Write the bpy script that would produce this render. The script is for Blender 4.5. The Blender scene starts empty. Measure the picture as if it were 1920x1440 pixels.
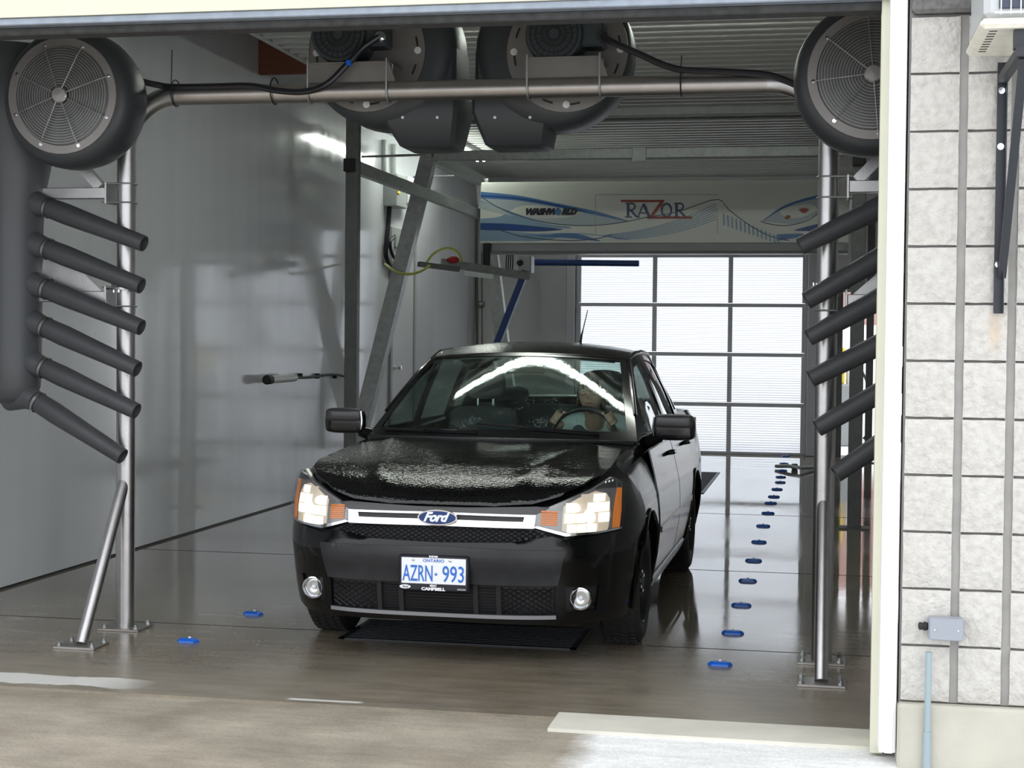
import bpy, bmesh, math, random
from mathutils import Vector, Matrix
from mathutils.geometry import delaunay_2d_cdt
random.seed(7)
sc = bpy.context.scene
C = sc.collection
PI = math.pi
# ------------------------------------------------------------------ camera
FPX = 2960.0
YAW = math.atan(580 / 2960.0); PITCH = math.atan(83 / 2960.0 * math.cos(YAW)); ROLL = 0.010
fwd = Vector((-math.sin(YAW) * math.cos(PITCH), math.cos(YAW) * math.cos(PITCH), -math.sin(PITCH)))
rt0 = Vector((math.cos(YAW), math.sin(YAW), 0)); up0 = rt0.cross(fwd)
RT = rt0 * math.cos(ROLL) + up0 * math.sin(ROLL); UP = up0 * math.cos(ROLL) - rt0 * math.sin(ROLL)
CAM = Vector((0, 0, 1.5))
cd = bpy.data.cameras.new('camera'); co = bpy.data.objects.new('camera', cd); C.objects.link(co)
cd.sensor_width = 36; cd.lens = 36 * FPX / 1920; cd.clip_end = 400
M = Matrix((RT, UP, -fwd)).transposed().to_4x4(); M.translation = CAM
co.matrix_world = M
sc.camera = co
def P(u, v, Y):            # world point seen at photo pixel (u, v) on the plane y = Y
    d = fwd + RT * ((u - 960) / FPX) - UP * ((v - 720) / FPX)
    return CAM + d * (Y / d.y)
def G(u, v, Z=0.0):        # same on the level z = Z
    d = fwd + RT * ((u - 960) / FPX) - UP * ((v - 720) / FPX)
    return CAM + d * ((Z - CAM.z) / d.z)
# ------------------------------------------------------------------ world, exposure
w = bpy.data.worlds.new('overcast_sky'); sc.world = w; w.use_nodes = True
nt = w.node_tree; bg = nt.nodes['Background']
tc = nt.nodes.new('ShaderNodeTexCoord'); sep = nt.nodes.new('ShaderNodeSeparateXYZ'); rmp = nt.nodes.new('ShaderNodeValToRGB')
nt.links.new(tc.outputs['Generated'], sep.inputs[0]); nt.links.new(sep.outputs['Z'], rmp.inputs[0]); nt.links.new(rmp.outputs[0], bg.inputs[0])
rmp.color_ramp.elements[0].position = 0.0; rmp.color_ramp.elements[0].color = (.80, .84, .88, 1)
rmp.color_ramp.elements[1].position = .8; rmp.color_ramp.elements[1].color = (.98, 1.0, 1.04, 1)
bg.inputs[1].default_value = 2.0
sc.view_settings.view_transform = 'Standard'; sc.view_settings.look = 'None'
sc.view_settings.gamma = 1; sc.view_settings.use_curve_mapping = False
sc.view_settings.exposure = 0.22
# ------------------------------------------------------------------ materials
MAT = {}
def mat(name, col, rough=.5, metal=0, emit=None, es=0, noise=0, nscale=8, bump=0, bscale=60, trans=0, coat=0, spec=.5, col2=None, stretch=None, rvar=0, rscale=5, detail=4):
    m = bpy.data.materials.new(name); m.use_nodes = True; t = m.node_tree; b = t.nodes['Principled BSDF']
    b.inputs['Base Color'].default_value = (*col, 1); b.inputs['Roughness'].default_value = rough
    b.inputs['Metallic'].default_value = metal; b.inputs['Specular IOR Level'].default_value = spec
    b.inputs['Transmission Weight'].default_value = trans; b.inputs['Coat Weight'].default_value = coat
    if emit: b.inputs['Emission Color'].default_value = (*emit, 1); b.inputs['Emission Strength'].default_value = es
    if noise or bump or rvar:
        tcn = t.nodes.new('ShaderNodeTexCoord'); mp = t.nodes.new('ShaderNodeMapping')
        t.links.new(tcn.outputs['Object'], mp.inputs[0])
        if stretch: mp.inputs['Scale'].default_value = stretch
    if noise:
        n = t.nodes.new('ShaderNodeTexNoise'); n.inputs['Scale'].default_value = nscale; n.inputs['Detail'].default_value = detail
        r = t.nodes.new('ShaderNodeValToRGB'); t.links.new(mp.outputs[0], n.inputs[0]); t.links.new(n.outputs[0], r.inputs[0])
        c2 = col2 or tuple(c * (1 - noise) for c in col)
        r.color_ramp.elements[0].position = .3; r.color_ramp.elements[0].color = (*c2, 1)
        r.color_ramp.elements[1].position = .7; r.color_ramp.elements[1].color = (*col, 1)
        t.links.new(r.outputs[0], b.inputs['Base Color'])
    if bump:
        n = t.nodes.new('ShaderNodeTexNoise'); n.inputs['Scale'].default_value = bscale; n.inputs['Detail'].default_value = detail
        bp = t.nodes.new('ShaderNodeBump'); bp.inputs['Strength'].default_value = bump; bp.inputs['Distance'].default_value = .01
        t.links.new(mp.outputs[0], n.inputs[0]); t.links.new(n.outputs[0], bp.inputs['Height']); t.links.new(bp.outputs[0], b.inputs['Normal'])
    if rvar:
        n = t.nodes.new('ShaderNodeTexNoise'); n.inputs['Scale'].default_value = rscale; n.inputs['Detail'].default_value = 3
        r = t.nodes.new('ShaderNodeMapRange'); t.links.new(mp.outputs[0], n.inputs[0]); t.links.new(n.outputs[0], r.inputs[0])
        r.inputs[1].default_value = .35; r.inputs[2].default_value = .65
        r.inputs[3].default_value = max(0, rough - rvar); r.inputs[4].default_value = rough + rvar; t.links.new(r.outputs[0], b.inputs['Roughness'])
    MAT[name] = m; return m
def glass(name, tint, refl=.0, ior=1.5, rough=0.0, drops=0):
    m = bpy.data.materials.new(name); m.use_nodes = True; t = m.node_tree; t.nodes.clear()
    o = t.nodes.new('ShaderNodeOutputMaterial'); mx = t.nodes.new('ShaderNodeMixShader'); f = t.nodes.new('ShaderNodeFresnel'); gb = t.nodes.new('ShaderNodeNewGeometry'); mi = t.nodes.new('ShaderNodeMapRange'); mi.inputs[3].default_value = ior; mi.inputs[4].default_value = 1 / ior
    t.links.new(gb.outputs['Backfacing'], mi.inputs[0]); t.links.new(mi.outputs[0], f.inputs[0])
    tr = t.nodes.new('ShaderNodeBsdfTransparent'); tr.inputs[0].default_value = (*tint, 1)
    g = t.nodes.new('ShaderNodeBsdfGlossy'); g.inputs['Roughness'].default_value = rough
    t.links.new(f.outputs[0], mx.inputs[0]); t.links.new(tr.outputs[0], mx.inputs[1]); t.links.new(g.outputs[0], mx.inputs[2])
    last = mx
    if drops:
        tcn = t.nodes.new('ShaderNodeTexCoord'); vo = t.nodes.new('ShaderNodeTexNoise'); vo.inputs['Scale'].default_value = 45; vo.inputs['Detail'].default_value = 6
        mp = t.nodes.new('ShaderNodeMapping'); mp.inputs['Scale'].default_value = (1, .35, .6); mp.inputs['Rotation'].default_value = (0, .5, .3)
        bp = t.nodes.new('ShaderNodeBump'); bp.inputs['Strength'].default_value = drops; bp.inputs['Distance'].default_value = .004
        t.links.new(tcn.outputs['Object'], mp.inputs[0]); t.links.new(mp.outputs[0], vo.inputs[0]); t.links.new(vo.outputs[0], bp.inputs['Height'])
        t.links.new(bp.outputs[0], g.inputs['Normal']); t.links.new(bp.outputs[0], f.inputs['Normal'])
        # fine water film: scattered droplets
        n2 = t.nodes.new('ShaderNodeTexNoise'); n2.inputs['Scale'].default_value = 120; n2.inputs['Detail'].default_value = 5
        n3 = t.nodes.new('ShaderNodeTexNoise'); n3.inputs['Scale'].default_value = 5
        mu = t.nodes.new('ShaderNodeMath'); mu.operation = 'MULTIPLY'
        t.links.new(mp.outputs[0], n2.inputs[0]); t.links.new(tcn.outputs['Object'], n3.inputs[0]); t.links.new(n2.outputs[0], mu.inputs[0]); t.links.new(n3.outputs[0], mu.inputs[1])
        mr = t.nodes.new('ShaderNodeMapRange'); mr.inputs[1].default_value = .31; mr.inputs[2].default_value = .42; mr.inputs[4].default_value = .12
        t.links.new(mu.outputs[0], mr.inputs[0])
        df = t.nodes.new('ShaderNodeBsdfDiffuse'); df.inputs[0].default_value = (.6, .7, .68, 1)
        m2 = t.nodes.new('ShaderNodeMixShader'); t.links.new(mr.outputs[0], m2.inputs[0]); t.links.new(mx.outputs[0], m2.inputs[1]); t.links.new(df.outputs[0], m2.inputs[2]); last = m2
    t.links.new(last.outputs[0], o.inputs[0]); MAT[name] = m; return m
mat('white_pvc', (.76, .775, .81), .11, noise=.06, nscale=2, bump=.010, bscale=1.6, stretch=(1, 2.2, .25), rvar=.05, rscale=1.2, spec=.55)
mat('grey_wall', (.66, .655, .66), .3, noise=.05, nscale=1.5)
mat('ceiling_white', (.55, .56, .53), .35, noise=.05, nscale=3)
mat('red_wood', (.28, .10, .06), .7, noise=.3, nscale=6, stretch=(1, 1, 6))
mat('cream_paint', (.66, .65, .52), .45, noise=.06, nscale=3)
mat('white_trim', (.86, .87, .87), .4)
mat('blue_grey_metal', (.30, .34, .40), .45, .3, noise=.2, nscale=20)
mat('dirty_rubber', (.055, .055, .055), .7, noise=.5, nscale=25)
mat('stainless', (.56, .55, .55), .36, 1, noise=.12, nscale=14, bump=.05, bscale=90)
mat('stainless_warm', (.50, .47, .45), .40, 1, noise=.12, nscale=14)
mat('chrome', (.80, .81, .83), .12, 1)
mat('galvanised', (.44, .46, .45), .45, .85, noise=.25, nscale=18)
mat('dark_steel', (.17, .175, .17), .5, .5, noise=.2, nscale=15)
mat('plate_metal', (.25, .235, .22), .5, .6, noise=.12, nscale=9)
mat('black_plastic', (.062, .063, .068), .5, bump=.05, bscale=250, noise=.15, nscale=10)
mat('black_poly', (.072, .076, .082), .42, bump=.03, bscale=200)
mat('dark_cone', (.17, .165, .16), .4, .5)
mat('groove_grey', (.30, .29, .275), .85, noise=.2, nscale=12)
mat('door_rail', (.50, .50, .52), .4, .4)
mat('black_housing', (.038, .041, .045), .45, bump=.03, bscale=200)
mat('intake_metal', (.33, .31, .30), .45, .7, noise=.1, nscale=9)
mat('dark_motor', (.045, .055, .06), .45, .2)
mat('black_rubber', (.012, .012, .013), .55)
mat('cable_black', (.012, .012, .016), .35)
mat('blue_marker', (.0, .11, .55), .35)
mat('blue_arm', (.02, .06, .22), .45)
mat('white_plastic', (.75, .76, .77), .35)
mat('grey_plastic', (.29, .31, .35), .4)
mat('grey_box', (.36, .38, .37), .45)
mat('pvc_grey', (.29, .36, .39), .45)
mat('yellow_hose', (.55, .62, .10), .4)
mat('red_part', (.5, .02, .03), .4)
mat('yellow_paint', (.8, .62, .05), .5)
mat('blue_hose', (.02, .20, .40), .4)
mat('ac_white', (.80, .77, .66), .4, noise=.15, nscale=30)
mat('ac_grey', (.50, .52, .53), .4)
mat('ac_dark', (.05, .06, .09), .5)
mat('black_iron', (.035, .038, .045), .45, .4)
mat('footing', (.50, .48, .41), .85, noise=.16, nscale=5, bump=.15, bscale=40)
mat('pale_concrete', (.68, .66, .58), .8, noise=.12, nscale=6, bump=.1, bscale=40)
mat('mortar', (.34, .33, .32), .9)
mat('gravel', (.10, .10, .10), .8, noise=.5, nscale=40)
mat('brick_far', (.42, .25, .22), .8, noise=.2, nscale=5)
mat('far_ground', (.75, .75, .76), .7, noise=.15, nscale=2)
mat('cover_white', (.88, .90, .82), .3)
mat('cover_blue', (.32, .46, .60), .3)
mat('cover_pale', (.55, .63, .65), .3)
mat('cover_dark', (.03, .09, .32), .3)
mat('cover_mid', (.10, .24, .50), .3)
mat('cover_line', (.06, .09, .14), .4)
mat('cover_grey', (.40, .41, .41), .35)
mat('print_red', (.45, .09, .07), .4)
mat('print_slate', (.12, .15, .25), .4)
mat('print_black', (.03, .03, .04), .4)
mat('print_orange', (.45, .18, .06), .4)
mat('tube_light', (1, 1, 1), .5, emit=(.93, 1, .92), es=22)
mat('lamp_white', (.7, .7, .66), .4)
# car
mat('car_paint', (.003, .0032, .0035), .06, coat=0, spec=.38, bump=.04, bscale=160, rvar=.03, rscale=30)
mat('car_wet_paint', (.0035, .0037, .004), .05, coat=0, spec=.5, bump=.22, bscale=75, rvar=.03, rscale=12, detail=2)
mat('car_grey_panel', (.020, .021, .024), .34, noise=.3, nscale=14, bump=.05, bscale=60)
mat('car_black_trim', (.010, .010, .011), .5)
mat('car_gloss_trim', (.010, .010, .011), .12)
mat('car_chrome', (.85, .85, .87), .10, 1)
mat('car_tyre', (.016, .016, .017), .6, bump=.2, bscale=80)
mat('car_steel_wheel', (.018, .018, .020), .35, .4)
mat('silver_strip', (.45, .46, .50), .3, .7)
mat('seat_cloth', (.075, .075, .08), .9)
mat('cabin_grey', (.10, .12, .12), .7)
mat('headliner', (.25, .26, .25), .9)
mat('mirror_cap', (.045, .045, .046), .30)
mat('lamp_glow', (.45, .42, .38), .3, emit=(1, .74, .42), es=.28)
mat('lamp_bulb', (1, 1, .95), .3, emit=(1, .93, .80), es=9)
mat('lamp_lit', (.5, .48, .44), .3, emit=(1, .88, .68), es=1.25)
mat('lamp_housing', (.30, .29, .28), .25, .6)
mat('amber_lens', (.75, .20, .02), .25, emit=(1, .30, .03), es=.12)
mat('oval_blue', (.012, .04, .16), .2)
mat('plate_white', (.80, .82, .88), .35)
mat('plate_blue', (.03, .15, .55), .4)
mat('plate_frame', (.012, .012, .02), .3)
mat('print_white', (.8, .82, .85), .4)
mat('skin', (.52, .31, .23), .5)
mat('hair', (.035, .018, .012), .5, bump=.3, bscale=90, stretch=(1, 1, .15))
mat('white_jacket', (.62, .68, .66), .8)
mat('lips', (.40, .13, .11), .5)
mat('eye_white', (.7, .7, .7), .2)
mat('dark_lens', (.03, .03, .03), .1)
glass('windscreen_glass', (.88, .97, .94), ior=1.38, drops=.06)
glass('side_glass', (.78, .83, .81), ior=1.5)
glass('clear_lens', (.93, .94, .95), ior=1.3)
# textures with own shape
def grain(t, sock, pos, specs):      # multiply a colour by fine stretched noises
    N = t.nodes.new; L = t.links.new
    for sc_, st, lo, hi in specs:
        mp = N('ShaderNodeMapping'); L(pos, mp.inputs[0]); mp.inputs['Scale'].default_value = st; mp.inputs['Rotation'].default_value = (0, 0, .12)
        n = N('ShaderNodeTexNoise'); n.inputs['Scale'].default_value = sc_; n.inputs['Detail'].default_value = 6; n.inputs['Roughness'].default_value = .65; L(mp.outputs[0], n.inputs[0])
        r = N('ShaderNodeMapRange'); L(n.outputs[0], r.inputs[0]); r.inputs[1].default_value = .3; r.inputs[2].default_value = .7; r.inputs[3].default_value = lo; r.inputs[4].default_value = hi
        m = N('ShaderNodeVectorMath'); m.operation = 'SCALE'; L(sock, m.inputs[0]); L(r.outputs[0], m.inputs['Scale']); sock = m.outputs[0]
    return sock
def boxmask(t, pos, y0_, y1_, x0_, x1_, wob=.10, soft=.02, softx=.25):
    N = t.nodes.new; L = t.links.new; sp = N('ShaderNodeSeparateXYZ'); L(pos, sp.inputs[0])
    nc = N('ShaderNodeTexNoise'); nc.inputs['Scale'].default_value = 4; L(pos, nc.inputs[0])
    wy = N('ShaderNodeMath'); wy.operation = 'MULTIPLY_ADD'; L(nc.outputs[0], wy.inputs[0]); wy.inputs[1].default_value = wob; L(sp.outputs['Y'], wy.inputs[2])
    def band(lo, hi, sf, sock):
        q = N('ShaderNodeMapRange'); q.inputs[1].default_value = lo - sf; q.inputs[2].default_value = lo; L(sock, q.inputs[0])
        p = N('ShaderNodeMapRange'); p.inputs[1].default_value = hi; p.inputs[2].default_value = hi + sf; p.inputs[3].default_value = 1; p.inputs[4].default_value = 0; L(sock, p.inputs[0])
        k = N('ShaderNodeMath'); k.operation = 'MULTIPLY'; L(q.outputs[0], k.inputs[0]); L(p.outputs[0], k.inputs[1]); return k.outputs[0]
    k = N('ShaderNodeMath'); k.operation = 'MULTIPLY'; L(band(y0_ + wob / 2, y1_ + wob / 2, soft, wy.outputs[0]), k.inputs[0]); L(band(x0_, x1_, softx, sp.outputs['X']), k.inputs[1]); return k.outputs[0]
def floor_mat():
    m = bpy.data.materials.new('wet_concrete'); m.use_nodes = True; t = m.node_tree; b = t.nodes['Principled BSDF']; N = t.nodes.new; L = t.links.new
    g = N('ShaderNodeNewGeometry'); mp = N('ShaderNodeMapping'); L(g.outputs['Position'], mp.inputs[0]); mp.inputs['Scale'].default_value = (1, .6, 1)
    n = N('ShaderNodeTexNoise'); n.inputs['Scale'].default_value = 1.3; n.inputs['Detail'].default_value = 8; L(mp.outputs[0], n.inputs[0])
    r = N('ShaderNodeValToRGB'); L(n.outputs[0], r.inputs[0])
    r.color_ramp.elements[0].position = .3; r.color_ramp.elements[0].color = (.20, .163, .112, 1)
    r.color_ramp.elements[1].position = .7; r.color_ramp.elements[1].color = (.295, .262, .21, 1)
    base_ = grain(t, r.outputs[0], g.outputs['Position'], [(5, (.6, 2.6, 1), .72, 1.2), (60, (1, 1, 1), .85, 1.15), (1.1, (1, .8, 1), .8, 1.15)])
    for args in ((6.26, 6.42, -4.6, -3.05, .14, .015, .25), (6.225, 6.25, -2.14, -1.86, .01, .006, .03)):
        mk_ = boxmask(t, g.outputs['Position'], *args); mx = N('ShaderNodeMixRGB'); L(mk_, mx.inputs[0]); L(base_, mx.inputs[1]); mx.inputs[2].default_value = (.74, .73, .69, 1); base_ = mx.outputs[0]
    L(base_, b.inputs['Base Color'])
    n2 = N('ShaderNodeTexNoise'); n2.inputs['Scale'].default_value = .9; n2.inputs['Detail'].default_value = 5; L(mp.outputs[0], n2.inputs[0])
    mr = N('ShaderNodeMapRange'); L(n2.outputs[0], mr.inputs[0]); mr.inputs[1].default_value = .4; mr.inputs[2].default_value = .68; mr.inputs[3].default_value = .03; mr.inputs[4].default_value = .13
    # drier, rougher concrete close to the door
    sp = N('ShaderNodeSeparateXYZ'); L(g.outputs['Position'], sp.inputs[0])
    my = N('ShaderNodeMapRange'); L(sp.outputs['Y'], my.inputs[0]); my.inputs[1].default_value = 6.6; my.inputs[2].default_value = 8.6; my.inputs[3].default_value = .24; my.inputs[4].default_value = 0.0
    ad = N('ShaderNodeMath'); L(mr.outputs[0], ad.inputs[0]); L(my.outputs[0], ad.inputs[1]); L(ad.outputs[0], b.inputs['Roughness'])
    n3 = N('ShaderNodeTexNoise'); n3.inputs['Scale'].default_value = 4; n3.inputs['Detail'].default_value = 6; L(mp.outputs[0], n3.inputs[0])
    mp2 = N('ShaderNodeMapping'); L(g.outputs['Position'], mp2.inputs[0]); mp2.inputs['Scale'].default_value = (.5, 2.5, 1)
    n4 = N('ShaderNodeTexNoise'); n4.inputs['Scale'].default_value = 30; n4.inputs['Detail'].default_value = 3; L(mp2.outputs[0], n4.inputs[0])
    a2 = N('ShaderNodeMath'); a2.operation = 'MULTIPLY_ADD'; L(n4.outputs[0], a2.inputs[0]); a2.inputs[1].default_value = .06; L(n3.outputs[0], a2.inputs[2])
    bp = N('ShaderNodeBump'); bp.inputs['Strength'].default_value = .05; bp.inputs['Distance'].default_value = .01; L(a2.outputs[0], bp.inputs['Height']); L(bp.outputs[0], b.inputs['Normal'])
    b.inputs['Specular IOR Level'].default_value = .8; b.inputs['IOR'].default_value = 1.65
    MAT['wet_concrete'] = m
floor_mat()
def apron_mat():
    m = bpy.data.materials.new('apron_concrete'); m.use_nodes = True; t = m.node_tree; b = t.nodes['Principled BSDF']; N = t.nodes.new; L = t.links.new
    g = N('ShaderNodeNewGeometry'); sp = N('ShaderNodeSeparateXYZ'); L(g.outputs['Position'], sp.inputs[0])
    n = N('ShaderNodeTexNoise'); n.inputs['Scale'].default_value = 3; n.inputs['Detail'].default_value = 8; L(g.outputs['Position'], n.inputs[0])
    r = N('ShaderNodeValToRGB'); L(n.outputs[0], r.inputs[0])
    r.color_ramp.elements[0].position = .3; r.color_ramp.elements[0].color = (.26, .225, .175, 1)
    r.color_ramp.elements[1].position = .7; r.color_ramp.elements[1].color = (.39, .345, .28, 1)
    # dry pale concrete on the right side, damp tan concrete on the left
    nb = N('ShaderNodeTexNoise'); nb.inputs['Scale'].default_value = 2.2; nb.inputs['Detail'].default_value = 4; L(g.outputs['Position'], nb.inputs[0])
    a = N('ShaderNodeMath'); a.operation = 'MULTIPLY_ADD'; L(nb.outputs[0], a.inputs[0]); a.inputs[1].default_value = .5; L(sp.outputs['X'], a.inputs[2])
    mr = N('ShaderNodeMapRange'); L(a.outputs[0], mr.inputs[0]); mr.inputs[1].default_value = -.66; mr.inputs[2].default_value = -.52
    mx = N('ShaderNodeMixRGB'); L(mr.outputs[0], mx.inputs[0]); L(r.outputs[0], mx.inputs[1]); mx.inputs[2].default_value = (.86, .86, .85, 1)
    ap = grain(t, mx.outputs[0], g.outputs['Position'], [(9, (.5, 2.2, 1), .86, 1.10), (70, (1, 1, 1), .84, 1.14), (1.3, (1, 1, 1), .85, 1.12)])
    L(ap, b.inputs['Base Color']); b.inputs['Roughness'].default_value = .75
    n3 = N('ShaderNodeTexNoise'); n3.inputs['Scale'].default_value = 50; n3.inputs['Detail'].default_value = 6; L(g.outputs['Position'], n3.inputs[0])
    bp = N('ShaderNodeBump'); bp.inputs['Strength'].default_value = .2; bp.inputs['Distance'].default_value = .01; L(n3.outputs[0], bp.inputs['Height']); L(bp.outputs[0], b.inputs['Normal'])
    MAT['apron_concrete'] = m
apron_mat()
def block_mat():
    m = bpy.data.materials.new('split_face_block'); m.use_nodes = True; t = m.node_tree; b = t.nodes['Principled BSDF']; N = t.nodes.new; L = t.links.new
    g = N('ShaderNodeNewGeometry'); n = N('ShaderNodeTexNoise'); n.inputs['Scale'].default_value = 34; n.inputs['Detail'].default_value = 8; L(g.outputs['Position'], n.inputs[0])
    r = N('ShaderNodeValToRGB'); L(n.outputs[0], r.inputs[0])
    r.color_ramp.elements[0].position = .25; r.color_ramp.elements[0].color = (.45, .43, .40, 1)
    r.color_ramp.elements[1].position = .6; r.color_ramp.elements[1].color = (.565, .545, .51, 1)
    # rust stain under the bracket foot
    sp = N('ShaderNodeSeparateXYZ'); L(g.outputs['Position'], sp.inputs[0])
    p = P(1866, 615, 5.79); vm = N('ShaderNodeVectorMath'); vm.operation = 'SUBTRACT'; L(g.outputs['Position'], vm.inputs[0]); vm.inputs[1].default_value = p
    v2 = N('ShaderNodeVectorMath'); v2.operation = 'MULTIPLY'; L(vm.outputs[0], v2.inputs[0]); v2.inputs[1].default_value = (30, 0, 10)
    ln = N('ShaderNodeVectorMath'); ln.operation = 'LENGTH'; L(v2.outputs[0], ln.inputs[0])
    mr = N('ShaderNodeMapRange'); L(ln.outputs['Value'], mr.inputs[0]); mr.inputs[1].default_value = .2; mr.inputs[2].default_value = 1.1; mr.inputs[3].default_value = .55; mr.inputs[4].default_value = 0
    mm = N('ShaderNodeMath'); mm.operation = 'MULTIPLY'; L(mr.outputs[0], mm.inputs[0]); L(n.outputs[0], mm.inputs[1])
    mx = N('ShaderNodeMixRGB'); L(mm.outputs[0], mx.inputs[0]); L(r.outputs[0], mx.inputs[1]); mx.inputs[2].default_value = (.55, .30, .08, 1)
    L(mx.outputs[0], b.inputs['Base Color']); b.inputs['Roughness'].default_value = .9
    n2 = N('ShaderNodeTexNoise'); n2.inputs['Scale'].default_value = 42; n2.inputs['Detail'].default_value = 10; L(g.outputs['Position'], n2.inputs[0])
    bp = N('ShaderNodeBump'); bp.inputs['Strength'].default_value = .6; bp.inputs['Distance'].default_value = .028; L(n2.outputs[0], bp.inputs['Height']); L(bp.outputs[0], b.inputs['Normal'])
    MAT['split_face_block'] = m
block_mat()
def pane_mat():
    m = bpy.data.materials.new('ribbed_polycarbonate'); m.use_nodes = True; t = m.node_tree; t.nodes.clear(); N = t.nodes.new; L = t.links.new
    o = N('ShaderNodeOutputMaterial'); tl = N('ShaderNodeBsdfTranslucent'); df = N('ShaderNodeBsdfDiffuse'); gl = N('ShaderNodeBsdfGlossy'); gl.inputs['Roughness'].default_value = .15
    g = N('ShaderNodeNewGeometry'); wv = N('ShaderNodeTexWave'); wv.bands_direction = 'Z'; wv.inputs['Scale'].default_value = 9.8; L(g.outputs['Position'], wv.inputs[0])
    r = N('ShaderNodeValToRGB'); r.color_ramp.elements[0].position = .1; r.color_ramp.elements[0].color = (.70, .72, .74, 1); r.color_ramp.elements[1].position = .35; r.color_ramp.elements[1].color = (.97, .98, 1, 1)
    L(wv.outputs[0], r.inputs[0]); L(r.outputs[0], tl.inputs[0]); tp = N('ShaderNodeBsdfTransparent'); L(r.outputs[0], tp.inputs[0]); m0 = N('ShaderNodeMixShader'); m0.inputs[0].default_value = .85; L(tl.outputs[0], m0.inputs[1]); L(tp.outputs[0], m0.inputs[2]); df.inputs[0].default_value = (.7, .72, .72, 1)
    m1 = N('ShaderNodeMixShader'); m1.inputs[0].default_value = .12; L(m0.outputs[0], m1.inputs[1]); L(df.outputs[0], m1.inputs[2])
    m2 = N('ShaderNodeMixShader'); m2.inputs[0].default_value = .04; L(m1.outputs[0], m2.inputs[1]); L(gl.outputs[0], m2.inputs[2]); L(m2.outputs[0], o.inputs[0])
    MAT['ribbed_polycarbonate'] = m
pane_mat()
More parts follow.
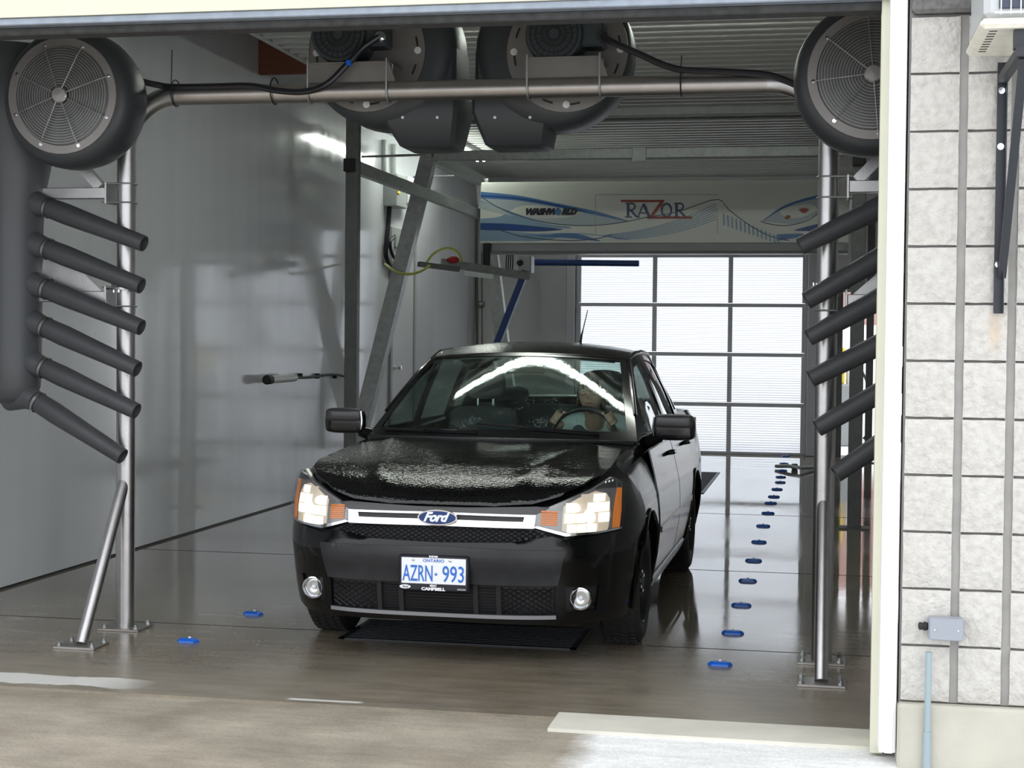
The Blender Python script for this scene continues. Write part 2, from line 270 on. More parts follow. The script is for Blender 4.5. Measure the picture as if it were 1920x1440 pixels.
# ------------------------------------------------------------------ helpers
def tag(o, label=None, cat=None, group=None, kind=None):
    if label: o['label'] = label
    if cat: o['category'] = cat
    if group: o['group'] = group
    if kind: o['kind'] = kind
    return o
def thing(name, label, cat, loc=(0, 0, 0), group=None, rz=0):
    o = bpy.data.objects.new(name, None); C.objects.link(o); o.location = loc; o.rotation_euler = (0, 0, rz); o.empty_display_size = .1
    return tag(o, label, cat, group)
def wloc(o):
    v = Vector((0, 0, 0))
    while o is not None: v += Vector(o.location); o = o.parent
    return v
class MB:
    def __init__(s): s.v = []; s.f = []
    def add(s, vs, fs):
        n = len(s.v); s.v += [Vector(v) for v in vs]; s.f += [tuple(i + n for i in f) for f in fs]; return s
    def box(s, a, b, c=0):
        x0, y0, z0 = (min(a[i], b[i]) for i in range(3)); x1, y1, z1 = (max(a[i], b[i]) for i in range(3))
        if c <= 0:
            return s.add([(x0, y0, z0), (x1, y0, z0), (x1, y1, z0), (x0, y1, z0), (x0, y0, z1), (x1, y0, z1), (x1, y1, z1), (x0, y1, z1)],
                         [(0, 3, 2, 1), (4, 5, 6, 7), (0, 1, 5, 4), (1, 2, 6, 5), (2, 3, 7, 6), (3, 0, 4, 7)])
        c = min(c, (x1 - x0) * .49, (y1 - y0) * .49, (z1 - z0) * .49); vs = []
        for ix, X in ((1, x0), (-1, x1)):
            for iy, Y in ((1, y0), (-1, y1)):
                for iz, Z in ((1, z0), (-1, z1)):
                    vs += [(X, Y + iy * c, Z + iz * c), (X + ix * c, Y, Z + iz * c), (X + ix * c, Y + iy * c, Z)]
        b = bmesh.new(); [b.verts.new(v) for v in vs]; r = bmesh.ops.convex_hull(b, input=b.verts)
        bmesh.ops.dissolve_limit(b, angle_limit=.02, verts=b.verts, edges=b.edges)
        b.verts.index_update(); s.add([v.co for v in b.verts], [tuple(v.index for v in f.verts) for f in b.faces]); b.free(); return s
    def bar(s, p, q, wd, ht, roll=0, up=(0, 0, 1)):      # rectangular bar from p to q
        p = Vector(p); q = Vector(q); d = (q - p).normalized(); u = Vector(up)
        if abs(d.dot(u)) > .98: u = Vector((0, 1, 0))
        x = d.cross(u).normalized(); y = x.cross(d)
        if roll: x, y = x * math.cos(roll) + y * math.sin(roll), y * math.cos(roll) - x * math.sin(roll)
        vs = [e + x * (i * wd / 2) + y * (j * ht / 2) for e in (p, q) for i, j in ((-1, -1), (1, -1), (1, 1), (-1, 1))]
        return s.add(vs, [(0, 1, 2, 3), (7, 6, 5, 4), (0, 4, 5, 1), (1, 5, 6, 2), (2, 6, 7, 3), (3, 7, 4, 0)])
    def tube(s, path, r, seg=12, cap=True, closed=False):
        path = [Vector(p) for p in path]; n = len(path); rs = r if isinstance(r, (list, tuple)) else [r] * n
        t0 = (path[1] - path[0]).normalized(); u = Vector((0, 0, 1)) if abs(t0.z) < .9 else Vector((1, 0, 0))
        x = t0.cross(u).normalized(); vs = []
        for i in range(n):
            if closed: t = (path[(i + 1) % n] - path[i - 1]).normalized()
            else: t = (path[min(i + 1, n - 1)] - path[max(i - 1, 0)]).normalized()
            x = (x - t * x.dot(t)).normalized(); y = t.cross(x)
            vs += [path[i] + (x * math.cos(2 * PI * k / seg) + y * math.sin(2 * PI * k / seg)) * rs[i] for k in range(seg)]
        fs = []
        for i in range(n if closed else n - 1):
            j = (i + 1) % n
            for k in range(seg): fs.append((i * seg + k, i * seg + (k + 1) % seg, j * seg + (k + 1) % seg, j * seg + k))
        if cap and not closed: fs += [tuple(range(seg))[::-1], tuple((n - 1) * seg + k for k in range(seg))]
        return s.add(vs, fs)
    def cyl(s, p, q, r, seg=16, r2=None): return s.tube([p, q], [r, r if r2 is None else r2], seg)
    def lathe(s, o, ax, prof, seg=32, capA=True, capB=True):    # prof: (distance along ax, radius)
        o = Vector(o); ax = Vector(ax).normalized(); u = Vector((0, 0, 1)) if abs(ax.z) < .9 else Vector((1, 0, 0)); x = ax.cross(u).normalized(); y = ax.cross(x)
        vs = [o + ax * h + (x * math.cos(2 * PI * k / seg) + y * math.sin(2 * PI * k / seg)) * max(r, 1e-5) for h, r in prof for k in range(seg)]
        fs = [(i * seg + k, i * seg + (k + 1) % seg, (i + 1) * seg + (k + 1) % seg, (i + 1) * seg + k) for i in range(len(prof) - 1) for k in range(seg)]
        n = len(prof)
        if capA and prof[0][1] > 1e-4: fs.append(tuple(range(seg))[::-1])
        if capB and prof[-1][1] > 1e-4: fs.append(tuple((n - 1) * seg + k for k in range(seg)))
        return s.add(vs, fs)
    def prism(s, poly, d):      # poly: 3D points (planar), extruded by vector d
        n = len(poly); d = Vector(d); poly = [Vector(p) for p in poly]
        return s.add(poly + [p + d for p in poly], [tuple(range(n)), tuple(range(n, 2 * n))[::-1]] + [(i, i + n, (i + 1) % n + n, (i + 1) % n) for i in range(n)])
    def grid(s, nu, nv, fn, flip=False):
        vs = [fn(i / (nu - 1), j / (nv - 1)) for j in range(nv) for i in range(nu)]
        fs = [(j * nu + i, j * nu + i + 1, (j + 1) * nu + i + 1, (j + 1) * nu + i) for j in range(nv - 1) for i in range(nu - 1)]
        return s.add(vs, [f[::-1] for f in fs] if flip else fs)
    def slab(s, nu, nv, fn, th):   # grid with thickness along th (vector or function)
        top = [Vector(fn(i / (nu - 1), j / (nv - 1))) for j in range(nv) for i in range(nu)]; th = Vector(th); n = nu * nv
        q = [(j * nu + i, j * nu + i + 1, (j + 1) * nu + i + 1, (j + 1) * nu + i) for j in range(nv - 1) for i in range(nu - 1)]
        rim = [i for i in range(nu)] + [j * nu + nu - 1 for j in range(1, nv)] + [(nv - 1) * nu + i for i in range(nu - 2, -1, -1)] + [j * nu for j in range(nv - 2, 0, -1)]
        return s.add(top + [p + th for p in top], q + [tuple(i + n for i in f)[::-1] for f in q] + [(rim[k], rim[k] + n, rim[(k + 1) % len(rim)] + n, rim[(k + 1) % len(rim)]) for k in range(len(rim))])
    def build(s, name, m, parent=None, smooth=35, local=False, label=None, cat=None, group=None, kind=None, fix=True, sub=0, origin=None):
        if parent is not None and not local: off = wloc(parent)
        elif parent is None:
            off = Vector(origin) if origin else Vector(((min(v.x for v in s.v) + max(v.x for v in s.v)) / 2, (min(v.y for v in s.v) + max(v.y for v in s.v)) / 2, min(v.z for v in s.v)))
        else: off = Vector((0, 0, 0))
        me = bpy.data.meshes.new(name); me.from_pydata([v - off for v in s.v], [], s.f); me.validate()
        if fix:
            b = bmesh.new(); b.from_mesh(me); bmesh.ops.recalc_face_normals(b, faces=b.faces); b.to_mesh(me); b.free()
        mm = MAT[m] if isinstance(m, str) else m; me.materials.append(mm)
        if smooth:
            me.polygons.foreach_set('use_smooth', [True] * len(me.polygons)); me.set_sharp_from_angle(angle=math.radians(smooth))
        o = bpy.data.objects.new(name, me); C.objects.link(o)
        if parent is not None: o.parent = parent
        else: o.location = off
        if sub:
            md = o.modifiers.new('sub', 'SUBSURF'); md.levels = md.render_levels = sub
        return tag(o, label, cat, group, kind)
def copy_tree(o, loc=None, label=None, parent=None):
    c = o.copy(); C.objects.link(c); c.parent = parent
    if loc is not None: c.location = loc
    if label: c['label'] = label
    for ch in list(o.children): copy_tree(ch, parent=c)
    return c
def struct(mb, name, m, **k): return mb.build(name, m, kind='structure', **k)
def inpoly(x, y, poly):
    r = False; n = len(poly)
    for i in range(n):
        x1, y1 = poly[i]; x2, y2 = poly[i - 1]
        if (y1 > y) != (y2 > y) and x < (x2 - x1) * (y - y1) / (y2 - y1) + x1: r = not r
    return r
def densify(poly, step):
    out = []
    for i in range(len(poly)):
        a = Vector(poly[i]); b = Vector(poly[(i + 1) % len(poly)]); n = max(1, int((b - a).length / step))
        out += [tuple(a.lerp(b, k / n)) for k in range(n)]
    return out
def drape(mb, outline, fn, off, th, step=.03, holes=()):   # flat region laid on a surface: fn(a, b, offset) -> point
    loops = [densify(l, step) for l in (outline, *holes)]; pts = []; ed = []
    for l in loops:
        n = len(pts); pts += [Vector(p) for p in l]; ed += [(n + i, n + (i + 1) % len(l)) for i in range(len(l))]
    xs = [p[0] for p in outline]; ys = [p[1] for p in outline]
    x = min(xs) + step * .5
    while x < max(xs):
        y = min(ys) + step * .5
        while y < max(ys):
            if inpoly(x, y, loops[0]) and not any(inpoly(x, y, h) for h in loops[1:]) and all((Vector((x, y)) - p).length > step * .45 for p in pts[:len(ed)]): pts.append(Vector((x, y)))
            y += step
        x += step
    V, E_, F_, *_r = delaunay_2d_cdt(pts, ed, [], 0, 1e-6)
    F_ = [f for f in F_ if (lambda c: inpoly(c[0], c[1], loops[0]) and not any(inpoly(c[0], c[1], h) for h in loops[1:]))((sum(V[i][0] for i in f) / 3, sum(V[i][1] for i in f) / 3))]
    top = [fn(p[0], p[1], off) for p in V]; bot = [fn(p[0], p[1], off - th) for p in V]; n = len(V)
    cnt = {}
    for f in F_:
        for k in range(3):
            e = (f[k], f[(k + 1) % 3]); cnt[e] = 1
    rim = [e for e in cnt if (e[1], e[0]) not in cnt]
    mb.add(top + bot, [tuple(f) for f in F_] + [tuple(i + n for i in f)[::-1] for f in F_] + [(a, a + n, b + n, b) for a, b in rim])
    return mb
def text_polys(txt, size, m, parent, pos, ex, ez, name='lettering', shear=0, bold=0, depth=.001, align='CENTER', spacing=1.0, fn=None, sx=1.0, fit=None):
    cu = bpy.data.curves.new(name, 'FONT'); cu.body = txt; cu.size = size; cu.shear = shear; cu.offset = bold; cu.align_x = align; cu.align_y = 'CENTER'; cu.space_character = spacing; cu.resolution_u = 3
    cu.extrude = depth
    tmp = bpy.data.objects.new(name, cu); C.objects.link(tmp); dg = bpy.context.evaluated_depsgraph_get()
    me = bpy.data.meshes.new_from_object(tmp.evaluated_get(dg)); bpy.data.objects.remove(tmp); bpy.data.curves.remove(cu)
    if fit: ws = [v.co.x for v in me.vertices]; mid = (max(ws) + min(ws)) / 2; sx = fit / (max(ws) - min(ws))
    for v in me.vertices:
        if fit: v.co.x -= mid
    pos = Vector(pos); ex = Vector(ex); ez = Vector(ez); nn = ex.cross(ez)
    for v in me.vertices:
        a, b, c = v.co; v.co = (pos + ex * (a * sx) + ez * b + nn * c) if fn is None else fn(pos, a * sx, b, c)
    me.materials.clear(); me.materials.append(MAT[m])
    o = bpy.data.objects.new(name, me); C.objects.link(o); o.parent = parent; return o
def arc(c, r, a0, a1, n, ax=(1, 0, 0), ay=(0, 0, 1)):
    c = Vector(c); ax = Vector(ax); ay = Vector(ay)
    return [c + ax * (r * math.cos(a0 + (a1 - a0) * i / n)) + ay * (r * math.sin(a0 + (a1 - a0) * i / n)) for i in range(n + 1)]
def smoothpath(pts, n=6):
    pts = [Vector(p) for p in pts]; out = []
    for i in range(len(pts) - 1):
        p0 = pts[max(i - 1, 0)]; p1 = pts[i]; p2 = pts[i + 1]; p3 = pts[min(i + 2, len(pts) - 1)]
        for k in range(n):
            t = k / n; out.append(.5 * ((2 * p1) + (p2 - p0) * t + (2 * p0 - 5 * p1 + 4 * p2 - p3) * t * t + (3 * p1 - p0 - 3 * p2 + p3) * t ** 3))
    return out + [pts[-1]]
def lerp(a, b, t): return a + (b - a) * t
def itp(x, xs, ys):
    if x <= xs[0]: return ys[0]
    for i in range(1, len(xs)):
        if x <= xs[i]: return ys[i - 1] + (ys[i] - ys[i - 1]) * (x - xs[i - 1]) / (xs[i] - xs[i - 1])
    return ys[-1]
# ------------------------------------------------------------------ setting
XL, XR, YF, YR, ZC = -4.73, 1.55, 6.05, 21.45, 3.76
struct(MB().box((XL - .2, 6.18, -.12), (XR + .2, 21.7, 0)), 'floor', 'wet_concrete')
struct(MB().box((-14, -9, -.15), (9, 6.18, -.012)), 'floor_apron', 'apron_concrete')
struct(MB().box((-1.02, 5.99, -.03), (.28, 6.262, 0.0015)), 'trim_1', 'pale_concrete')          # threshold strip
struct(MB().box((XL - .25, 6.0, .014), (XL, YR + .2, 4.42)), 'wall_left', 'white_pvc')
struct(MB().box((XL - .24, 6.05, 0), (XL - .006, YR, .014)), 'gap_shade_left', 'black_rubber')  # black strip standing in for the shade in the gap under the left wall
struct(MB().box((XR, 6.0, 0), (XR + .25, YR + .2, 4.42)), 'wall_right', 'grey_wall')
# rear wall with the wash door and the open side doorway
DX0, DX1, DZ = -3.28, -.23, 3.05
b = MB().box((XL - .25, YR, 0), (DX0, YR + .2, 4.42)).box((DX0, YR, DZ), (DX1, YR + .2, 4.42)).box((DX1, YR, 0), (.24, YR + .2, 4.42)).box((.24, YR, 2.22), (1.3, YR + .2, 4.42)).box((1.3, YR, 0), (XR + .25, YR + .2, 4.42))
struct(b, 'wall_rear', 'grey_wall', smooth=0)
# front wall: header and side parts
b = MB().box((XL - 3, 5.9, 2.86), (XR + 4, 6.1, 4.4)).box((XL - 3, 5.9, 0), (-4.42, 6.1, 2.86)).box((.30, 5.93, 0), (XR + 4, 6.1, 2.86))
struct(b, 'wall_front', 'mortar', smooth=0)
struct(MB().box((-4.5, 5.86, 2.775), (.30, 5.90, 3.3)), 'trim_2', 'cream_paint')
struct(MB().box((-4.5, 5.87, 2.745), (.30, 6.02, 2.775), .004), 'trim_3', 'blue_grey_metal')
struct(MB().box((-4.5, 5.92, 2.715), (.235, 6.02, 2.748), .006), 'trim_4', 'dirty_rubber')
a = P(1657, 700, 5.88).x; bx_ = P(1689, 700, 5.88).x
jx = P(1642, 700, 5.93).x
struct(MB().box((a, 5.80, .03), (bx_, 5.95, 3.3), .004).box((a + .02, 5.795, .03), (bx_ - .012, 5.80, 3.3)), 'trim_5', 'white_trim')
struct(MB().box((jx, 5.90, .0), (a + .02, 5.97, 3.3), .003).box((jx + .008, 5.97, .0), (a + .02, 6.12, 3.3), .003), 'trim_6', 'cream_paint')
struct(MB().box((-4.44, 5.80, .03), (-4.36, 6.1, 3.3), .004), 'trim_7', 'white_trim')
# ceiling: ribbed liner with a recess at the left wall
cm = MB(); ry0, ry1, rx1 = 7.2, 12.87, XL + .62
def ribbed(mb, x0, x1, y0, y1, pitch=.2):
    pts = []; y = y0
    while y < y1 - 1e-6:
        for dy, dz in ((0, 0), (.10, 0), (.125, -.03), (.175, -.03)):
            if y + dy < y1: pts.append((y + dy, ZC + dz))
        y += pitch
    pts.append((y1, ZC)); n = len(pts)
    mb.add([(x0, y, z) for y, z in pts] + [(x1, y, z) for y, z in pts] + [(x0, y1, ZC + .12), (x0, y0, ZC + .12), (x1, y1, ZC + .12), (x1, y0, ZC + .12)],
           [(i, i + 1, n + i + 1, n + i) for i in range(n - 1)] + [(2 * n, 2 * n + 1, 2 * n + 3, 2 * n + 2)])
ribbed(cm, rx1, XR + .2, 6.1, YR + .1)
o = struct(cm, 'ceiling', 'ceiling_white', smooth=20)
struct(MB().box((XL - .2, 12.87, ZC), (rx1, YR + .1, ZC + .12)).box((XL - .2, 6.1, ZC), (rx1, 7.2, ZC + .12)).box((XL - .2, 7.2, ZC + .55), (rx1 + .1, 12.9, ZC + .6))
       .box((rx1 - .04, 7.2, ZC - .035), (rx1 - .002, 12.79, ZC + .55)).box((XL - .2, 7.15, ZC + .12), (rx1, 7.2, ZC + .6)).box((XL - .2, 12.87, ZC + .12), (rx1, 12.95, ZC + .6)), 'ceiling_side', 'ceiling_white', smooth=0)
struct(MB().box((XL, 12.80, ZC - .02), (rx1, 12.865, ZC + .36)), 'trim_8', 'red_wood')
struct(MB().box((XL - .25, 6.1, ZC + .13), (XR + .25, YR + .2, 4.5)).box((XL - .25, 6.1, 4.5), (XR + .25, YR + .2, 4.6)) if False else MB().box((XL - .3, 5.9, 4.4), (XR + .3, YR + .3, 4.5)), 'roof', 'grey_wall')
struct(MB().box((XL - 3, 5.35, 4.05), (XR + 4, 5.89, 4.2)), 'shade_eave', 'white_trim')  # unseen guessed eave, added to darken the top of the facade
struct(MB().box((XL + .03, 7.742, .0005), (XR, 7.748, .0012)), 'trim_9', 'black_rubber')
struct(MB().box((XL + .03, 10.42, .0005), (XR, 10.428, .0012)), 'trim_10', 'black_rubber')
struct(MB().box((XL + .03, 13.9, .0005), (XR, 13.91, .0012)), 'trim_11', 'black_rubber')
# wash door: rails, stiles and panes, each a part
dr = tag(bpy.data.objects.new('door_1', None), kind='structure'); C.objects.link(dr); dr.location = (-1.755, YR, 0)
zr = [0, .669, 1.341, 2.004, 2.67, 3.05]; xs_ = [DX0, -2.235, -1.215, DX1]
for k, z in enumerate(zr):
    h = .05 if k else .07
    MB().box((DX0, YR - .05, max(z - h / 2, .0)), (DX1, YR - .005, z + h / 2), .004).build('rail', 'door_rail', dr)
for k in range(5):
    for j, x in enumerate(xs_):
        wd = .03 if 0 < j < 3 else .035
        MB().box((x - wd, YR - .045, zr[k] + .03), (x + wd, YR - .01, zr[k + 1] - .026), .003).build('stile', 'door_rail', dr)
    for j in range(3):
        MB().box((xs_[j] + .03, YR - .03, zr[k] + .03), (xs_[j + 1] - .03, YR - .02, zr[k + 1] - .026)).build('pane', 'ribbed_polycarbonate', dr)
MB().box((-1.70, YR - .045, 2.7), (-1.655, YR - .031, 3.02), .003).build('stile', 'door_rail', dr)
for x in (DX0 - .10, DX1 + .10):
    MB().box((x - .06, YR - .12, 0), (x + .06, YR - .001, 3.4), .008).build('track', 'door_rail', dr)
# side doorway frame + what stands outside
struct(MB().box((.20, YR - .04, 0), (.27, YR + .24, 2.26), .005).box((1.27, YR - .04, 0), (1.34, YR + .24, 2.26), .005).box((.27, YR - .04, 2.19), (1.27, YR + .24, 2.26), .005), 'door_2', 'dark_steel')
struct(MB().box((-30, 21.7, -.15), (30, 70, -.02)), 'floor_yard', 'far_ground')
# left man door in the side wall
md = tag(bpy.data.objects.new('door_3', None), kind='structure'); C.objects.link(md)
ya, yb = 17.05, 18.0
md.location = (XL, 17.5, 0)
MB().box((XL, ya - .08, 0), (XL + .03, ya, 2.75), .004).box((XL, yb, 0), (XL + .03, yb + .08, 2.75), .004).box((XL, ya, 2.67), (XL + .03, yb, 2.75), .004).build('door_frame', 'grey_box', md)
MB().box((XL, ya + .01, .02), (XL + .015, yb - .01, 2.66), .003).build('door_leaf', 'grey_wall', md)
MB().lathe((XL + .015, ya + .1, 1.18), (1, 0, 0), [(0, .03), (.01, .03), (.02, .012), (.05, .012), (.055, .03), (.085, .032), (.095, .01)], 16).build('door_knob', 'chrome', md, label='round chrome knob')
# ------------------------------------------------------------------ facade of split-face blocks
fw = tag(bpy.data.objects.new('wall_facade', None), kind='structure'); C.objects.link(fw); fw.location = (.3, 5.9, 0)
YB = 5.79; z0 = .222; cols = []
x = .296
while x < 3.0:
    cols.append((x, x + .168)); x += .168 + .030
    cols.append((x, x + .146)); x += .146 + .030
MB().box((.290, YB + .035, z0 - .01), (3.3, 5.93, 4.4)).build('mortar_bed', 'mortar', fw, smooth=0)
MB().box((.285, YB - .03, -.1), (3.3, 5.93, z0 - .004), .01).build('footing', 'footing', fw)
def block_mesh(wd, ht, seed):
    random.seed(seed); mb = MB(); n = 5; m_ = 5; top = []
    for j in range(m_):
        for i in range(n):
            e = 0 if 0 < i < n - 1 and 0 < j < m_ - 1 else 1
            top.append((wd * i / (n - 1) + (0 if e == 0 else random.uniform(-.0009, .0009)), (.010 if e else random.uniform(-.007, .004)), ht * j / (m_ - 1) + (0 if e == 0 else random.uniform(-.0012, .0012))))
    q = [(j * n + i, j * n + i + 1, (j + 1) * n + i + 1, (j + 1) * n + i) for j in range(m_ - 1) for i in range(n - 1)]
    rim = [i for i in range(n)] + [j * n + n - 1 for j in range(1, m_)] + [(m_ - 1) * n + i for i in range(n - 2, -1, -1)] + [j * n for j in range(m_ - 2, 0, -1)]
    k = len(top); back = [(top[r][0], .05, top[r][2]) for r in rim]
    mb.add(top + back, q + [(rim[a], k + a, k + (a + 1) % len(rim), rim[(a + 1) % len(rim)]) for a in range(len(rim))] + [tuple(range(k, k + len(rim)))])
    me = bpy.data.meshes.new('block'); me.from_pydata(mb.v, [], mb.f); bb = bmesh.new(); bb.from_mesh(me); bmesh.ops.recalc_face_normals(bb, faces=bb.faces); bb.to_mesh(me); bb.free()
    me.materials.append(MAT['split_face_block']); me.polygons.foreach_set('use_smooth', [True] * len(me.polygons)); me.set_sharp_from_angle(angle=.9); return me
bms = {w_: [block_mesh(w_, .194, s) for s in (1, 2, 3, 4)] for w_ in (.168, .146)}
for r in range(12):
    for k, (xa, xb) in enumerate(cols):
        wd = .168 if k % 2 == 0 else .146
        me = bms[wd][(r * 3 + k * 5 + r // 2) % 4]
        o = bpy.data.objects.new('block', me); C.objects.link(o); o.parent = fw; o.location = (xa - .3, YB - 5.9, z0 + r * .2035 + .004)
for k, xa in enumerate((.296, .296 + .75, .296 + 1.5)):
    o = MB().box((xa, YB - .025, z0 + 12 * .2035 + .008), (xa + (.375 if k == 0 else .7), 5.93, z0 + 12 * .2035 + .24), .012).build('coping_block', 'split_dark', fw) if 'split_dark' in MAT else MB().box((xa, YB - .012, z0 + 12 * .2035 + .008), (xa + (.375 if k == 0 else .7), 5.92, z0 + 12 * .2035 + .24), .012).build('coping_block', mat('split_dark', (.20, .195, .19), .9, noise=.4, nscale=40, bump=.6, bscale=50), fw)
# vertical score strips of mortar in the grooves
for k in range(len(cols) - 1):
    xa = cols[k][1]; xb = cols[k + 1][0]
    MB().box((xa - .002, YB + .016, z0), (xb + .002, YB + .045, z0 + 12 * .2035)).build('groove_strip', 'groove_grey', fw)
# ------------------------------------------------------------------ air conditioner on bracket
A = lambda u, v, Y=5.55: P(u, v, Y)
p0 = P(1828, 100, 5.55); ac = thing('air_conditioner', 'cream outdoor air conditioner unit on a black wall bracket', 'air conditioner', (p0.x, 5.5, p0.z))
x0 = P(1846, 40, 5.22).x; zb = P(1890, 44, 5.22).z
MB().box((x0, 5.24, zb + .02), (x0 + .75, 5.72, zb + .55), .02).build('casing', 'ac_grey', ac)
MB().box((x0 - .012, 5.22, zb - .012), (x0 + .765, 5.74, zb + .02), .012).build('base_pan', 'ac_white', ac, label='cream base pan with slots')
b = MB()
for k in range(9): b.box((x0 + .02, 5.27 + k * .045, zb - .0135), (x0 + .045, 5.28 + k * .045, zb - .011))
b.build('drain_slots', 'black_rubber', ac, smooth=0)['kind'] = 'stuff'
MB().box((x0 + .045, 5.232, zb + .05), (x0 + .72, 5.24, zb + .52), .003).build('coil', 'ac_dark', ac)
b = MB()
for k in range(22): b.cyl((x0 + .05 + k * .03, 5.222, zb + .03), (x0 + .05 + k * .03, 5.222, zb + .54), .0022, 6)
for z in (zb + .035, zb + .3, zb + .53): b.cyl((x0 + .03, 5.219, z), (x0 + .73, 5.219, z), .003, 6)
b.build('wire_guard', 'white_plastic', ac, label='white wire guard')
# bracket
q0 = P(1879, 150, 5.775); q1 = P(1873, 588, 5.775)
br = thing('wall_bracket', 'black steel angle bracket bolted to the block wall under the air conditioner', 'bracket', (q0.x, 5.775, q1.z))
xb0 = q0.x
MB().box((xb0 - .016, 5.768, q1.z), (xb0 + .016, 5.775, q0.z + .06)).box((xb0 + .012, 5.74, q1.z), (xb0 + .016, 5.77, q0.z + .06)).build('upright', 'black_iron', br, smooth=0)
ztop = zb - .02
MB().bar((xb0, 5.76, q0.z), (xb0, 5.22, q0.z), .03, .03).build('arm', 'black_iron', br, smooth=0)
MB().bar((xb0 + .01, 5.765, P(1872, 520, 5.765).z), (xb0 + .01, 5.26, q0.z - .015), .028, .012).build('strut', 'black_iron', br, smooth=0)
MB().box((xb0 - .02, 5.25, q0.z + .015), (xb0 + .02, 5.29, zb - .013)).build('rubber_foot', 'black_iron', br, smooth=0)
for v in (170, 275, 496):
    zz = P(1875, v, 5.77).z
    MB().lathe((xb0 - .002, 5.768, zz), (0, -1, 0), [(0, .012), (.003, .012), (.003, .007), (.010, .007)], 12).build('bolt', 'chrome', br)
# junction box and conduits on the facade
c0 = P(1740, 1155, 5.765); c1 = P(1805, 1199, 5.765)
jb = thing('junction_box', 'small grey electrical junction box with black cable gland low on the block wall', 'box', ((c0.x + c1.x) / 2, 5.76, c1.z))
MB().box((c0.x, 5.72, c1.z), (c1.x, 5.785, c0.z), .006).build('body', 'grey_plastic', jb)
MB().box((c0.x + .003, 5.714, c1.z + .003), (c1.x - .003, 5.72, c0.z - .003), .002).build('lid', 'grey_plastic', jb)
b = MB(); zz = (c0.z + c1.z) / 2
for xx in (c0.x + .02, c1.x - .02): MB().cyl((xx, 5.716, zz), (xx, 5.711, zz), .003, 8).build('screw', 'chrome', jb)
MB().lathe((c0.x, 5.75, zz + .005), (-1, 0, 0), [(0, .012), (.01, .016), (.015, .016), (.018, .012), (.03, .014), (.034, .008)], 14).build('cable_gland', 'black_rubber', jb, label='black cable gland')
c0 = P(1741, 1222, 5.745); c1 = P(1741, 1396, 5.745)
cp = thing('conduit_pipe', 'pale blue-grey plastic conduit standing at the concrete footing under the grey box', 'pipe', (c0.x, 5.74, -.02))
MB().cyl((c0.x, 5.74, -.02), (c0.x, 5.74, c0.z), .0115, 16).build('pipe', 'pvc_grey', cp)
MB().cyl((c0.x, 5.74, -.02), (c0.x, 5.74, P(1741, 1372, 5.74).z), .0145, 16).build('coupling', 'pvc_grey', cp)
# gravel bed at the very right with a dead leaf
g0 = G(1885, 1395, -.02); b = MB(); random.seed(3)
for k in range(260):
    x = g0.x + random.random() * .8 - (0); y = g0.y - .35 + random.random() * .42
    if x - g0.x < (g0.y - y) * .35: continue
    r = random.uniform(.006, .014); b.lathe((x, y, -.024), (random.uniform(-.3, .3), random.uniform(-.3, .3), 1), [(0, r * .7), (r * .4, r), (r, r * .5), (r * 1.1, 0)], 6)
b.build('gravel', 'gravel', label='dark gravel strip at the foot of the block wall', cat='gravel', kind='stuff')
lf = G(1903, 1404, -.01); MB().slab(5, 3, lambda a_, b_: Vector((lf.x + .05 * (a_ - .5), lf.y + .03 * (b_ - .5) * (1 - (2 * a_ - 1) ** 2), -.008 + .008 * (2 * b_ - 1) ** 2)), (0, 0, -.001)).build('dead_leaf', 'red_wood', label='small red-brown dead leaf on the gravel', cat='leaf')
# ------------------------------------------------------------------ dryer arch
YA = 7.55; XPL, XPR, ZP, RP = -3.494, .020, 2.722, .048
ar = thing('pipe_arch', 'satin stainless steel pipe arch spanning the bay in front of the car', 'pipe arch', ((XPL + XPR) / 2, YA, 0))
for X, s in ((XPL, 1), (XPR, -1)):
    rb = .27
    path = [(X, YA, .012), (X, YA, 1.0), (X, YA, 1.745)]
    MB().cyl((X, YA, .012), (X, YA, 1.745), RP, 28).build('post', 'stainless', ar)
    MB().tube([(X, YA, 1.765), (X, YA, ZP - rb)] + [tuple(Vector((X + s * rb, YA, ZP - rb)) + Vector((-s * rb * math.cos(t), 0, rb * math.sin(t)))) for t in [PI / 2 * k / 12 for k in range(1, 13)]] + [(X + s * (rb + .02), YA, ZP)], RP, 28, cap=False).build('bend', 'stainless', ar)
    MB().lathe((X, YA, 1.738), (0, 0, 1), [(0, .075), (.012, .075), (.012, .05), (.02, .05), (.02, .075), (.032, .075)], 28).build('flange', 'stainless', ar)
    for k in range(6): a_ = k * PI / 3 + .3; MB().cyl((X + .063 * math.cos(a_), YA + .063 * math.sin(a_), 1.725), (X + .063 * math.cos(a_), YA + .063 * math.sin(a_), 1.785), .006, 6).build('flange_bolt', 'chrome', ar)
    pl = MB().box((X - .11, YA - .09, 0), (X + .11, YA + .11, .012), .002).build('base_plate', 'stainless_warm', ar)
    for dx in (-.085, .085):
        for dy in (-.065, .085): MB().lathe((X + dx, YA + dy, .012), (0, 0, 1), [(0, .014), (.012, .014), (.012, .007), (.022, .007)], 6).build('anchor_bolt', 'galvanised', ar)
    yb_ = 7.06
    MB().tube([(X, yb_, .012), (X, YA - .02, P(230, 905, 7.5).z)], .030, 20).build('brace', 'stainless', ar)
    MB().box((X - .105, yb_ - .085, 0), (X + .105, yb_ + .085, .012), .002).build('brace_plate', 'stainless_warm', ar)
    for dx in (-.085, .085):
        for dy in (-.065, .065): MB().lathe((X + dx, yb_ + dy, .012), (0, 0, 1), [(0, .013), (.011, .013), (.011, .006), (.020, .006)], 6).build('anchor_bolt', 'galvanised', ar)
MB().cyl((XPL + .29, YA, ZP), (XPR - .29, YA, ZP), RP, 28).build('crossbar', 'stainless_warm', ar)
